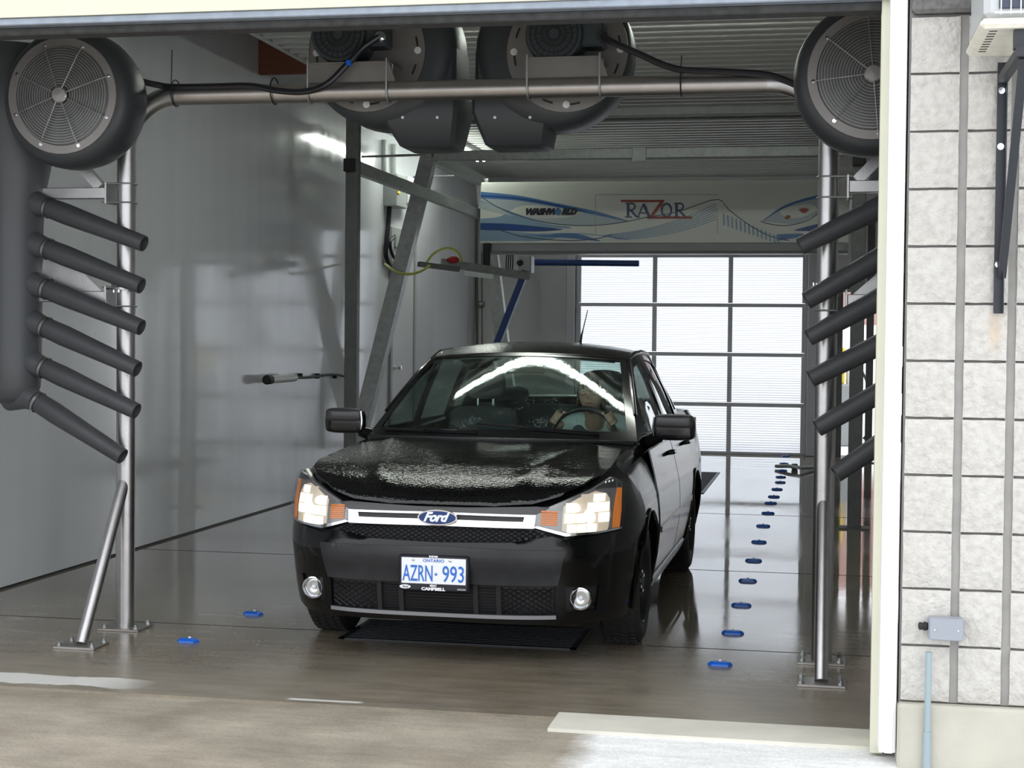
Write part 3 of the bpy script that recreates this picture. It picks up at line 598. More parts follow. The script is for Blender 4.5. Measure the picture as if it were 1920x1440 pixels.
# ------------------------------------------------------------------ side blowers
def side_blower(side):     # side = +1 left one (nozzles point to +X), -1 the right one
    s = side
    if s > 0: fc = P(118, 180, 7.15)
    else: fc = P(1637, 140, 7.10)
    lab = 'black fan blower with steel guard and six nozzles left of the car' if s > 0 else 'black fan blower with six nozzles behind the white door trim, right of the car'
    yb0 = fc.y
    dx = (-.22 if s > 0 else .22)
    dcx = fc.x - s * .225 if s > 0 else fc.x + .20
    t = thing('side_blower', lab, 'blower', (dcx, 7.5, 1.2))
    fcx, fcz = fc.x, fc.z
    # volute shell: fat disc
    MB().lathe((fcx, yb0, fcz), (0, 1, 0), [(0, .283), (.0, .295), (.015, .318), (.05, .336), (.10, .345), (.18, .343), (.24, .33), (.27, .29), (.28, .15)], 48).build('fan_housing', 'black_housing', t, smooth=60)
    # intake ring + cone
    MB().lathe((fcx, yb0, fcz), (0, 1, 0), [(-.004, .238), (-.012, .243), (-.012, .282), (-.002, .285), (.002, .285)], 48, capA=False, capB=False).build('intake_ring', 'intake_metal', t)
    MB().lathe((fcx, yb0, fcz), (0, 1, 0), [(-.006, .239), (-.0095, .20), (-.0115, .12), (-.0115, 0)], 40, capA=False).build('inner_cone', 'dark_cone', t)
    b = MB()
    for k in range(15):
        r = .055 + k * .0128
        b.tube([tuple(v) for v in arc((fcx, yb0 - .028 - (.012 * (1 - r / .24)), fcz), r, 0, 2 * PI, 36)][:-1], .0022, 5, closed=True)
    for k in range(8):
        a_ = k * PI / 4 + (.35 if s > 0 else .1); ca, sa = math.cos(a_), math.sin(a_)
        b.tube([(fcx + ca * .03, yb0 - .043, fcz + sa * .03), (fcx + ca * .21, yb0 - .030, fcz + sa * .21), (fcx + ca * .262, yb0 - .014, fcz + sa * .262)], .0028, 6)
    b.build('wire_guard', 'galvanised', t, label='round steel wire guard')
    MB().lathe((fcx, yb0 - .034, fcz), (0, -1, 0), [(0, .038), (.006, .040), (.012, .034), (.013, 0)], 24).build('guard_hub', 'stainless_warm', t)
    for k in range(8):
        a_ = k * PI / 4 + (.35 if s > 0 else .1); MB().lathe((fcx + math.cos(a_) * .258, yb0 - .012, fcz + math.sin(a_) * .258), (0, -1, 0), [(0, .009), (.004, .009), (.004, .005), (.010, .005)], 10).build('bolt', 'chrome', t)
    # duct
    px = P(22, 500, 7.5).x if s > 0 else XPR + (XPL - P(22, 500, 7.5).x)
    R_ = .145; zt = fcz + .30; zl = P(45, 757, 7.5).z
    prof = [(0, .06), (.012, .10), (.04, .128), (.09, R_), (.2, R_ + .004), (.9, R_ + .012), (zt - zl - .75, R_ + .02), (zt - zl - .50, R_ + .07), (zt - zl - .1, R_ + .13), (zt - zl, R_ + .10)]
    MB().lathe((px, 7.50, zl), (0, 0, 1), prof, 40).build('manifold', 'black_poly', t, smooth=60)
    MB().lathe((px + .03, 7.50, zl - .02), (0, 0, 1), [(0, .022), (.02, .03)], 16).build('drain_plug', 'black_rubber', t)
    # nozzles
    if s > 0:
        nz = [((88, 388), (270, 457)), ((86, 465), (265, 536)), ((84, 540), (265, 614)), ((82, 612), (258, 692)), ((80, 688), (256, 771)), ((68, 752), (230, 856))]
        ends = [(P(*a, 7.46), P(*c, 7.42)) for a, c in nz]
    else:
        nz = [((1640, 394), (1500, 462)), ((1640, 490), (1512, 564)), ((1640, 566), (1516, 633)), ((1640, 651), (1520, 710)), ((1640, 742), (1532, 803)), ((1640, 839), (1567, 889))]
        ends = []
        for (a, c), (la, lc) in zip(nz, [((88, 388), (270, 457)), ((86, 465), (265, 536)), ((84, 540), (265, 614)), ((82, 612), (258, 692)), ((80, 688), (256, 771)), ((68, 752), (230, 856))]):
            tip = P(*c, 7.42); q = P(*a, 7.46); d = (q - tip).normalized(); ln = (P(*la, 7.46) - P(*lc, 7.42)).length
            ends.append((tip + d * ln, tip))
    for a, c in ends:
        d = (c - a).normalized(); ln = (c - a).length
        n_ = MB().lathe(a, d, [(-.005, .050), (.05, .052), (.12, .054), (ln * .55, .048), (ln, .041), (ln + .001, .036), (ln - .10, .034), (ln - .10, 0)], 24, capB=False).build('nozzle', 'black_plastic', t)
        MB().lathe(a, d, [(-.002, .0535), (-.002, .056), (.016, .056), (.016, .0535)], 24, capA=False, capB=False).build('hose_clamp', 'chrome', n_) if False else None
        MB().lathe(a, d, [(.004, .056), (.018, .057)], 24, capA=False, capB=False).build('clamp', 'stainless_warm', t)
        cc = Vector((px, 7.5, a.z + .03)); MB().tube([cc, a.lerp(cc, .35) + Vector((0, 0, .012)), a], [.085, .066, .052], 24).build('stub', 'black_poly', t, smooth=60)
    # bracket arms to the post
    X = XPL if s > 0 else XPR
    for za, zb2 in ((P(150, 362, 7.5).z, 1), (P(150, 556, 7.5).z, 2)):
        MB().box((px, 7.50, za - .028), (X - s * (RP + .045), 7.56, za + .028), .003).build('bracket_arm', 'stainless', t)
        MB().box((X - s * (RP + .045), 7.49, za - .055), (X - s * (RP + .035), 7.61, za + .055), .001).build('bracket_foot', 'stainless', t)
        for dz in (-.048, .048):
            pth = [(X - s * (RP + .06), YA - RP - .006, za + dz), (X, YA - RP - .006, za + dz)] + [tuple(Vector((X, YA, za + dz)) + Vector((s * (RP + .006) * math.sin(q), -(RP + .006) * math.cos(q), 0))) for q in [PI * k / 10 for k in range(1, 11)]] + [(X - s * (RP + .06), YA + RP + .006, za + dz)]
            MB().tube(pth, .004, 8).build('u_bolt', 'galvanised', t)
        if zb2 == 1: MB().bar((X - s * .13, 7.53, za + .03), (X - s * .36, 7.53, za + .27), .05, .05, up=(0, 1, 0)).build('strut', 'stainless', t)
        else:
            MB().prism([(X - s * .12, 7.52, za + .03), (X - s * .42, 7.52, za + .30), (X - s * .48, 7.52, za + .02), (X - s * .40, 7.52, za - .04)], (0, .008, 0)).build('gusset', 'stainless', t)
    return t
side_blower(1); side_blower(-1)
# ------------------------------------------------------------------ overhead blowers
def overhead_blower(s):    # s=+1: left blower with its outlet on the right side
    pc = P(688, 97, 7.80) if s > 0 else P(1063, 95, 7.80)
    lab = 'overhead blower left of centre, orange-grey slotted plate and motor with blue-tied cable' if s > 0 else 'overhead blower right of centre, motor with plain black cable going right'
    lab = 'left of the two overhead blowers above the car, blue tie on its cable' if s > 0 else 'right of the two overhead blowers above the car, no blue tie'
    t = thing('overhead_blower', lab, 'blower', (pc.x, 7.8, ZP))
    cx, cz = pc.x, pc.z; Yp = 7.80
    MB().lathe((cx, Yp, cz), (0, 1, 0), [(0, .305), (.012, .305)], 56).build('mount_plate', 'plate_metal', t)
    b = MB()
    for k in range(12):
        a0 = k * PI / 6 + .06; a1 = a0 + .20
        for (q0_, q1_) in ((a0, a1),):
            pts = arc((cx, Yp - .0005, cz), .272, q0_, q1_, 5); pin = arc((cx, Yp - .0005, cz), .262, q0_, q1_, 5)
            MB().prism([tuple(p) for p in pts] + [tuple(p) for p in pin[::-1]], (0, -.002, 0)).build('slot', 'black_rubber', t, smooth=0)
    for k in (3, 0, 2, 1):
        a_ = -PI / 2 + k * PI / 2; MB().lathe((cx + .268 * math.cos(a_), Yp, cz + .268 * math.sin(a_)), (0, -1, 0), [(0, .018), (.006, .018), (.006, .009), (.014, .009)], 16).build('bolt', 'white_plastic', t)
    # volute with tangential outlet
    vx = cx + s * .10; vz = cz + .02; y0_, y1_ = Yp + .012, Yp + .40; R_ = .395
    ox0 = cx + s * (.14 if s > 0 else .07); ox1 = ox0 + s * .36
    if s > 0: oL, oR = P(732, 187, 8.0).x, P(866, 187, 8.0).x
    else: oL, oR = P(901, 187, 8.0).x, P(1035, 187, 8.0).x
    vx = (oR - R_) if s > 0 else (oL + R_)
    b = MB().lathe((vx, y0_, vz), (0, 1, 0), [(0, R_ - .09), (.02, R_ - .03), (.07, R_), (.31, R_), (.36, R_ - .03), (.388, R_ - .10)], 48)
    b.build('volute', 'black_housing', t, smooth=60)
    z1 = P(800, 187, 8.0).z; z2 = P(800, 282, 8.0).z; zm = P(800, 222, 8.0).z
    def box_loft(mb, secs):   # secs: (x0,x1,y0,y1,z)
        n = len(secs); vs = []
        for (xa, xb, ya_, yb2, z) in secs:
            c = .02; vs += [(xa + c, ya_, z), (xb - c, ya_, z), (xb, ya_ + c, z), (xb, yb2 - c, z), (xb - c, yb2, z), (xa + c, yb2, z), (xa, yb2 - c, z), (xa, ya_ + c, z)]
        fs = [(i * 8 + k, i * 8 + (k + 1) % 8, (i + 1) * 8 + (k + 1) % 8, (i + 1) * 8 + k) for i in range(n - 1) for k in range(8)]
        mb.add(vs, fs + [tuple(range(8)), tuple((n - 1) * 8 + k for k in range(8))]); return mb
    box_loft(MB(), [(oL, oR, y0_ + .04, y1_ - .02, vz), (oL, oR, y0_ + .04, y1_ - .02, z1)]).build('outlet_duct', 'black_housing', t)
    if s > 0: e0, e1 = P(760, 282, 8.0).x, P(860, 282, 8.0).x
    else: e0, e1 = P(918, 282, 8.0).x, P(1030, 282, 8.0).x
    box_loft(MB(), [(oL - .012, oR + .012, y0_ + .02, y1_, z1), (oL - .012, oR + .012, y0_ + .02, y1_, zm), (e0, e1, y0_ + .06, y1_ - .05, z2 + .01), (e0 + .02, e1 - .02, y0_ + .07, y1_ - .06, z2)]).build('outlet_hood', 'black_housing', t)
    for u in ((755, 820) if s > 0 else (928, 994)):
        p = P(u, 220, y0_ + .02); MB().lathe(p, (0, -1, 0), [(0, .009), (.005, .007), (.007, 0)], 12).build('rivet', 'white_plastic', t)
    # motor
    mc = P(640, 68, 7.62) if s > 0 else P(1042, 68, 7.62)
    MB().lathe((mc.x, 7.56, mc.z), (0, 1, 0), [(0, .10), (.0, .135), (.02, .143), (.06, .143), (.06, .128), (.24, .128)], 36).build('motor', 'dark_motor', t)
    b = MB()
    for r in (.03, .06, .09, .118): b.tube([tuple(v) for v in arc((mc.x, 7.555, mc.z), r, 0, 2 * PI, 28)][:-1], .003, 5, closed=True)
    for k in range(24): a_ = k * PI / 12; b.bar((mc.x + .03 * math.cos(a_), 7.555, mc.z + .03 * math.sin(a_)), (mc.x + .12 * math.cos(a_), 7.555, mc.z + .12 * math.sin(a_)), .003, .003)
    b.build('fan_cowl', 'black_rubber', t)
    jx_ = mc.x + s * .0 + (.20 if True else 0)
    MB().box((mc.x + .125, 7.58, mc.z - .06), (mc.x + .24, 7.72, mc.z + .07), .012).build('terminal_box', 'dark_motor', t)
    g = P(712, 68, 7.56) if s > 0 else P(1130, 68, 7.56)
    MB().lathe(g + Vector((0, .02, 0)), (0, -1, 0), [(0, .026), (.02, .026), (.02, .019), (.04, .019), (.04, .013)], 14).build('cable_gland', 'chrome' if s > 0 else 'black_rubber', t)
    # shelf and saddle
    zs_ = P(640, 122, 7.6).z
    xa, xb = (P(582, 122, 7.6).x, P(735, 122, 7.6).x) if s > 0 else (P(988, 118, 7.6).x, P(1130, 118, 7.6).x)
    MB().box((xa, 7.54, zs_ - .006), (xb, 7.81, zs_ + .006), .002).build('motor_shelf', 'plate_metal', t)
    MB().prism([(xa, 7.545, zs_ - .005), (xb, 7.545, zs_ - .005), (xb + .04, 7.545, ZP + .03), (xa - .0, 7.545, ZP + .03)], (0, .01, 0)).build('saddle_plate', 'plate_metal', t)
    for X in ((xa + .02), (xb)):
        pth = [(X, YA - RP - .006, ZP - .0)] + [(X, YA - (RP + .006) * math.cos(q), ZP - (RP + .006) * math.sin(q)) for q in [PI * k / 10 for k in range(1, 10)]] + [(X, YA + RP + .006, ZP), (X, YA + RP + .006, zs_)]
        MB().tube([(X, YA - RP - .006, zs_ + .01)] + pth, .0055, 8).build('u_bolt', 'galvanised', t)
    return t
overhead_blower(1); overhead_blower(-1)
# black cables along the arch
def cable(pts, r, lab, name='power_cable', m='cable_black', cat='cable', n=6, parent=None):
    return MB().tube(smoothpath(pts, n), r, 10).build(name, m, parent, label=lab, cat=cat)
cable([P(254, 130, 7.35), P(262, 150, 7.42), P(300, 160, 7.50), P(330, 163, 7.50), P(400, 162, 7.5), P(470, 161, 7.50), P(520, 170, 7.49), P(570, 172, 7.48), P(612, 158, 7.48), P(650, 122, 7.5), P(680, 90, 7.53), P(712, 68, 7.55)], .016, 'black power cable from the left fan along the crossbar to the left overhead blower')
cable([P(1130, 68, 7.55), P(1155, 82, 7.5), P(1200, 102, 7.5), P(1240, 120, 7.5), P(1280, 131, 7.5), P(1350, 134, 7.5), P(1430, 139, 7.5), P(1470, 150, 7.5), P(1510, 168, 7.5), P(1540, 185, 7.5)], .016, 'black power cable from the right overhead blower to the right fan')
for u, v, lab in ((330, 178, 'black cable tie with a long upright tail at the left bend'), (515, 172, 'black cable tie on the crossbar left of the blowers'), (1278, 155, 'black cable tie with upright tail right of the blowers'), (1496, 170, 'black cable tie at the right bend')):
    c = P(u, v, YA); c.z = min(c.z, ZP); b = MB()
    b.tube([tuple(v_) for v_ in arc((c.x, YA, c.z + .012), RP + .018, 0, 2 * PI, 20, (0, 1, 0), (0, 0, 1))][:-1], .0035, 6, closed=True)
    if u in (330, 1278): b.tube([(c.x, YA - .06, c.z + .04), (c.x + .004, YA - .06, c.z + (.22 if u == 330 else .13))], .0028, 6)
    b.build('cable_tie', 'black_rubber', label=lab, cat='cable tie')
MB().box(P(648, 112, 7.47), P(660, 124, 7.50), .003).build('blue_tie', 'blue_marker', label='small blue tie on the cable below the left blower motor', cat='cable tie')
# ------------------------------------------------------------------ floor markers
mk = None
pix = [(1350, 1247), (1374, 1188), (1390, 1136), (1402, 1090), (1413, 1052), (1423, 1017), (1431, 987), (1440, 963), (1445, 944), (1451, 932), (1457, 918), (1463, 905), (1464, 895), (1467, 883), (1470, 870), (1473, 856), (353, 1203), (475, 1152)]
ordn = ['nearest', 'second', 'third', 'fourth', 'fifth', 'sixth', 'seventh', 'eighth', 'ninth', 'tenth', 'eleventh', 'twelfth', 'thirteenth', 'fourteenth', 'fifteenth', 'farthest']
for i, (u, v) in enumerate(pix):
    g = G(u, v)
    lab = ('%s blue floor marker from the camera in the row right of the car' % ordn[i]) if i < 16 else ('nearer blue floor marker left of the car' if i == 16 else 'farther blue floor marker left of the car, closer to its wheel')
    if mk is None:
        mk = thing('floor_marker', lab, 'floor marker', (0, 0, 0), 'blue wheel guide markers on the wash floor')
        hexa = lambda a, h, z: [(-a, 0, z), (-a + .018, -h, z), (a - .018, -h, z), (a, 0, z), (a - .018, h, z), (-a + .018, h, z)]
        MB().add(hexa(.058, .032, 0) + hexa(.056, .030, .008) + hexa(.046, .020, .016), [tuple(range(6))] + [(i * 6 + k, i * 6 + (k + 1) % 6, i * 6 + 6 + (k + 1) % 6, i * 6 + 6 + k) for i in (0, 1) for k in range(6)] + [tuple(range(12, 18))]).build('body', 'blue_marker', mk, smooth=0)
        MB().lathe((0, .018, .012), (0, 0, 1), [(0, .008), (.006, .008), (.010, .004)], 10).build('stud', 'white_plastic', mk, label='pale stud')
        mk.location = (g.x, g.y, 0)
    else:
        copy_tree(mk, (g.x, g.y, 0), lab)
# floor gratings
for (xa, xb, ya_, yb2, lab) in ((-2.35, -1.15, 7.55, 8.1, 'dark steel floor grating under the front bumper of the car'), (-2.3, -1.13, 15.7, 18.3, 'dark steel floor grating far back in the bay behind the car')):
    t = thing('floor_grating', lab, 'grating', ((xa + xb) / 2, (ya_ + yb2) / 2, .0))
    MB().box((xa, ya_, .0), (xb, ya_ + .03, .006)).box((xa, yb2 - .03, .0), (xb, yb2, .006)).box((xa, ya_, .0), (xa + .03, yb2, .006)).box((xb - .03, ya_, .0), (xb, yb2, .006)).build('frame', 'black_iron', t, smooth=0)
    MB().box((xa + .03, ya_ + .03, .0005), (xb - .03, yb2 - .03, .0015)).build('pit', 'black_rubber', t, smooth=0)
    b = MB(); y = ya_ + .05
    while y < yb2 - .04: b.box((xa + .03, y, .002), (xb - .03, y + .012, .006)); y += .04 if yb2 - ya_ < 1 else .06
    o = b.build('bars', 'black_iron', t, smooth=0); o['kind'] = 'stuff'
# wall camera left, with its cable
t = thing('wall_sensor', 'white tube-shaped sensor with black cap on the left wall', 'sensor', (XL + .06, 13.3, 1.2))
def onwall(u, v, off=.0):
    d = P(u, v, 10) - CAM; return CAM + d * ((XL + off) / d.x)
q1 = onwall(503, 712, .09); q2 = onwall(552, 708, .09)
MB().cyl(q1, q2, .036, 20).build('tube', 'white_plastic', t); dd = (q1 - q2).normalized()
MB().lathe(q1, dd, [(-.05, .040), (.04, .041), (.05, .03)], 20).build('cap', 'black_rubber', t)
MB().box((XL, q2.y - .12, q2.z - .03), (XL + .07, q2.y - .05, q2.z - .015)).build('mount', 'white_plastic', t)
b = MB().tube(smoothpath([onwall(552, 708, .09), onwall(575, 708, .04), onwall(600, 705, .03), onwall(625, 702, .03), onwall(648, 706, .03)], 5), .012, 8)
for u in (565, 597, 630): c = onwall(u, 706, .03); b.box((XL, c.y - .012, c.z - .02), (XL + .04, c.y + .012, c.z + .03))
b.build('lead', 'black_rubber', t)
# ------------------------------------------------------------------ ceiling lights (tubes)
def light_bar(c, L_, alongx, lab, hang=0):
    t = thing('ceiling_light', lab, 'ceiling light', (c[0], c[1], c[2]))
    hx, hy = (L_ / 2, .08) if alongx else (.08, L_ / 2)
    MB().box((c[0] - hx, c[1] - hy, c[2] + .05), (c[0] + hx, c[1] + hy, c[2] + .09), .01).build('housing', 'lamp_white', t)
    for o_ in ((-.028, .028) if alongx else (-.04, .04)):
        a_ = (c[0] - hx + .04, c[1] + o_, c[2] + .03) if alongx else (c[0] + o_, c[1] - hy + .04, c[2] + .03); b_ = (c[0] + hx - .04, c[1] + o_, c[2] + .03) if alongx else (c[0] + o_, c[1] + hy - .04, c[2] + .03)
        MB().cyl(a_, b_, .019, 12).build('tube', 'tube_light', t)
    MB().box((c[0] - hx - .01, c[1] - hy - .01, c[2] + .088), (c[0] + hx + .01, c[1] + hy + .01, c[2] + .095)).build('canopy', 'lamp_white', t)
    return t
light_bar((-4.05, 17.4, ZC - .13), 2.44, False, 'fluorescent ceiling light along the left wall, its far end lit beside the overhead blower')
light_bar((-1.65, 10.4, ZC - .096), 3.3, True, 'crosswise fluorescent ceiling light above the car hidden by the header')
# ------------------------------------------------------------------ wash gantry frame
YP = 13.1
T = lambda u, v, Y=YP: P(u, v, Y)
XG0, XG1 = T(662, 305).x, T(1612, 310).x
ZT = T(900, 208).z; ZR_ = T(665, 310).z
fr = thing('rail_frame', 'galvanised steel portal and guide rails carrying the wash machine', 'frame', ((XG0 + XG1) / 2, YP, 0))
for X in (XG0, XG1):
    MB().box((X - .055, YP - .04, 0), (X + .055, YP + .05, ZT), .004).build('post', 'dark_steel', fr)
    MB().box((X - .06, YP - .09, ZR_ - .06), (X + .035, YP - .041, ZR_ + .05), .004).build('end_cap', 'black_rubber', fr)
    MB().box((X - .03, YP + .051, ZR_ - .065), (X + .03, 20.6, ZR_ + .045), .003).build('rail', 'galvanised', fr)
    MB().box((X - .12, YP - .1, 0), (X + .12, YP + .11, .012)).build('foot', 'dark_steel', fr)
MB().box((XG0 + .056, YP - .04, ZT - .07), (XG1 - .056, YP + .04, ZT), .004).build('crossbeam', 'dark_steel', fr)
MB().box((XG0 + .056, YP + .35, ZT - .05), (XG1 - .056, YP + .42, ZT + .02), .004).build('rear_crossbeam', 'dark_steel', fr)
# A-frames with upper rail
YA1 = 15.75; YA2 = 18.2
t1 = P(805, 293, YA1); xr1 = -1.77 * 2 - t1.x
af = thing('leg_frame', 'galvanised A-frame with sloping legs and upper beams behind the portal', 'frame', (-1.77, YA1, 0))
MB().bar(t1, P(646, 926, YA1), .15, .15).build('leg', 'galvanised', af, smooth=0)
t2 = P(905, 337, YA2); MB().bar(t2, P(968, 850, YA2), .15, .12).build('leg', 'galvanised', af, smooth=0)
MB().bar((xr1, YA1, t1.z), (xr1 + .75, YA1, .02), .12, .09).build('leg', 'galvanised', af, smooth=0)
MB().bar((t1.x, YA1 - .1, t1.z), (t1.x, YA2 + .1, t1.z), .09, .12).build('upper_rail', 'galvanised', af, smooth=0)
MB().bar((xr1, YA1 - .1, t1.z), (xr1, YA2 + .1, t1.z), .09, .12).build('upper_rail', 'galvanised', af, smooth=0)
MB().box((t1.x + .05, YA1 - .05, t1.z - .05), (xr1 - .05, YA1 + .05, t1.z + .05), .004).build('crossbeam', 'galvanised', af)
c = P(1198, 290, YA1 - .06); MB().box((c.x - .07, YA1 - .065, c.z - .075), (c.x + .07, YA1 - .05, c.z + .075), .004).build('splice_plate', 'galvanised', af)
c = P(812, 300, YA1 - .05)
for k in range(4): MB().lathe((c.x + .05 * (k % 2) - .01, YA1 - .05, c.z + .04 * (k // 2) - .02), (0, -1, 0), [(0, .012), (.01, .012)], 6).build('bolt', 'chrome', af)
b = MB(); q = P(975, 300, YA1 + .3); b.bar((q.x, YA1 + .02, ZC - .02), (P(1045, 335, YA1 + .3).x, YA1 + .02, t1.z), .03, .03); b.build('sway_brace', 'galvanised', af, smooth=0)
MB().cyl(P(678, 294, YA1 - .4), P(800, 290, YA1 - .4), .012, 8).build('tie_rod', 'galvanised', af)
MB().cyl(P(768, 332, YA2 - .2), P(866, 329, YA2 - .2), .010, 8).build('tie_rod', 'galvanised', af)
# ------------------------------------------------------------------ wash machine (moving gantry) with printed cover
YCv = 16.9
xg0 = P(901, 400, YCv).x; xg1 = XG1 - .02
zt_, zb_ = P(1200, 338, YCv).z, P(1200, 475, YCv).z; zl_ = P(1200, 456, YCv).z
gm = thing('wash_machine', 'white and blue overhead wash machine lettered RAZOR behind the car', 'wash machine', ((xg0 + xg1) / 2, YCv + .2, zb_))
prof = [(.30, zt_), (.06, zt_), (.03, zt_ - .012), (.012, zt_ - .05), (0, zt_ - .12), (-.012, lerp(zt_, zl_, .5)), (-.004, zl_ + .06), (0.0, zl_ + .004)]
def covery(z):
    ps = sorted((z_, y_) for y_, z_ in prof[1:]); return YCv + itp(z, [p[0] for p in ps], [p[1] for p in ps])
n = len(prof)
poly = [(y, z) for y, z in prof] + [(.30, zl_ + .004)]
MB().prism([(xg0, YCv + y, z) for y, z in poly], (xg1 - xg0, 0, 0)).build('cover', 'cover_white', gm, smooth=25)
MB().prism([(xg0 + .005, YCv + y, z) for y, z in ((.02, zl_), (.03, zb_ + .03), (.07, zb_), (.30, zb_), (.30, zl_))], (xg1 - xg0 - .01, 0, 0)).build('lower_skirt', 'cover_grey', gm, smooth=25)
MB().box((xg0 - .02, YCv + .301, zb_ + .05), (xg1, YCv + .75, zt_ - .05), .01).build('carriage', 'dark_steel', gm)
def zi(x, y): return (860 + x / 2.667, 320 + y / 2.667)
def ribbon(pa, pb, m, name='printed_band', off=.003, n=6):
    A_ = smoothpath([Vector((*p, 0)) for p in pa], n); B_ = smoothpath([Vector((*p, 0)) for p in pb], n); b = MB(); N_ = 40
    def pick(L_, t): f = t * (len(L_) - 1); i = min(int(f), len(L_) - 2); return L_[i].lerp(L_[i + 1], f - i)
    vs = []
    for k in range(N_ + 1):
        for L_ in (A_, B_):
            p = pick(L_, k / N_); q = P(*zi(p.x, p.y), YCv); q.x = min(max(q.x, xg0 + .002), xg1 - .002); q.z = min(max(q.z, zl_ + .006), zt_ - .02); vs.append((q.x, covery(q.z) - off, q.z))
    b.add(vs, [(2 * k, 2 * k + 1, 2 * k + 3, 2 * k + 2) for k in range(N_)]); b.build(name, m, gm, smooth=60, fix=False)
def line(pts, wd, m, off=.0045, name='printed_line'):
    A_ = []; B_ = []
    for i, p in enumerate(pts):
        a_ = Vector(pts[max(i - 1, 0)]); c_ = Vector(pts[min(i + 1, len(pts) - 1)]); d = (c_ - a_).normalized(); nn = Vector((-d.y, d.x)) * wd / 2
        A_.append((p[0] + nn.x, p[1] + nn.y)); B_.append((p[0] - nn.x, p[1] - nn.y))
    ribbon(A_, B_, m, name, off)
ribbon([(108, 105), (300, 125), (500, 165), (700, 205), (840, 255)], [(108, 190), (260, 225), (420, 262), (600, 275), (840, 258)], 'cover_pale', off=.002)
ribbon([(108, 150), (250, 200), (420, 262), (560, 280)], [(108, 262), (260, 268), (420, 285), (560, 290)], 'cover_blue', off=.0022)
ribbon([(108, 105), (300, 125), (500, 165), (700, 208), (850, 252)], [(108, 138), (300, 150), (480, 180), (640, 213), (850, 256)], 'cover_mid', off=.003)
ribbon([(108, 120), (300, 136), (500, 172), (640, 205)], [(108, 130), (300, 144), (500, 180), (640, 208)], 'cover_dark', off=.0036)
ribbon([(108, 262), (250, 266), (400, 280), (520, 293)], [(108, 296), (200, 300), (400, 304), (520, 296)], 'cover_dark', off=.0036)
ribbon([(108, 296), (260, 305), (420, 318), (500, 322)], [(108, 352), (260, 352), (420, 350), (500, 335)], 'cover_blue', off=.0025)
ribbon([(390, 326), (500, 316), (600, 318), (710, 350)], [(390, 328), (500, 334), (600, 342), (700, 353)], 'cover_mid', off=.0036)
line([(118, 133), (200, 185), (350, 240), (500, 268), (650, 275), (800, 262), (950, 232), (1100, 205), (1290, 143), (1350, 195), (1450, 270), (1550, 325), (1650, 350)], 4, 'cover_line')
line([(175, 285), (300, 325), (450, 345), (580, 350), (700, 338), (770, 318)], 4, 'cover_line')
line([(300, 330), (450, 315), (650, 318), (850, 345)], 3, 'cover_mid')
for k in range(7):
    o_ = k * 13; line([(720 + 12 * k, 325 + k * 3), (900, 300 + o_ * .5), (1050, 262 + o_ * .7), (1180, 215 + o_ * .85), (1290, 165 + o_)], 4, 'cover_blue', off=.004)
for k in range(14):
    x_ = 1325 + k * 21; y_ = 215 + (x_ - 1325) * .42; line([(x_, y_), (x_ + 3, y_ + 58 - k * 1.5)], 9, 'cover_blue', off=.004)
ribbon([(1520, 250), (1620, 180), (1700, 150), (1812, 118)], [(1520, 255), (1600, 262), (1700, 262), (1812, 205)], 'cover_pale', off=.002)
ribbon([(1520, 250), (1610, 185), (1700, 148), (1812, 118)], [(1520, 254), (1620, 192), (1710, 158), (1812, 134)], 'cover_mid', off=.0036)
line([(1510, 255), (1560, 268), (1640, 275), (1740, 252), (1812, 205)], 4, 'cover_line')
ribbon([(1680, 296), (1740, 280), (1812, 262)], [(1680, 300), (1740, 303), (1812, 303)], 'cover_dark', off=.0036)
ribbon([(1590, 320), (1700, 315), (1812, 322)], [(1590, 352), (1700, 335), (1812, 326)], 'cover_mid', off=.0036)
for pts in ([(685, 120), (1295, 120)], [(685, 120), (685, 315)], [(1295, 190), (1295, 315)]): line(pts, 2.5, 'cover_grey')
# lettering RAZOR: drawn strokes with serifs
def stroke(pts, wd, m, off=.006): line(pts, wd * 1.25, m, off, 'lettering')
S = 'print_slate'
stroke([(848, 165), (848, 228)], 11, S); stroke([(832, 232), (868, 232)], 5, S); stroke([(835, 164), (852, 164)], 5, S)
stroke([(848, 166), (872, 165), (882, 180), (872, 196), (850, 198)], 7, S); stroke([(860, 198), (892, 232)], 9, S)
stroke([(925, 166), (898, 232)], 6, S); stroke([(925, 166), (954, 232)], 11, S); stroke([(908, 212), (945, 212)], 5, S); stroke([(888, 233), (908, 233)], 4, S); stroke([(942, 233), (968, 233)], 4, S)
stroke([(812, 152), (1028, 152)], 9, 'print_red'); stroke([(1018, 156), (962, 232)], 12, 'print_red'); stroke([(945, 235), (1168, 235)], 9, 'print_red')
stroke([(1040 + 24 * math.cos(a_), 198 + 32 * math.sin(a_)) for a_ in [2 * PI * k / 16 for k in range(17)]], 8, S)
stroke([(1090, 165), (1090, 228)], 11, S); stroke([(1078, 231), (1106, 231)], 5, S); stroke([(1078, 164), (1094, 164)], 5, S)
stroke([(1090, 166), (1114, 165), (1124, 180), (1114, 196), (1092, 198)], 7, S); stroke([(1102, 198), (1132, 230)], 9, S)
q = P(*zi(468, 207), YCv)
px_m = (P(1100, 400, YCv).x - P(1000, 400, YCv).x) / 100
cap = 34 / 2.667 * px_m
for txt, xc, wd_ in (('WASHW', 410, 128), ('RLD', 552, 74)):
    c = P(*zi(xc, 207), YCv)
    text_polys(txt, cap * 1.15, 'print_black', gm, Vector((c.x, YCv - .018, c.z)) - wloc(gm), (1, 0, 0), (0, 0, 1), shear=.35, bold=.008, sx=1.05 if wd_ > 100 else 1.0, spacing=.95)
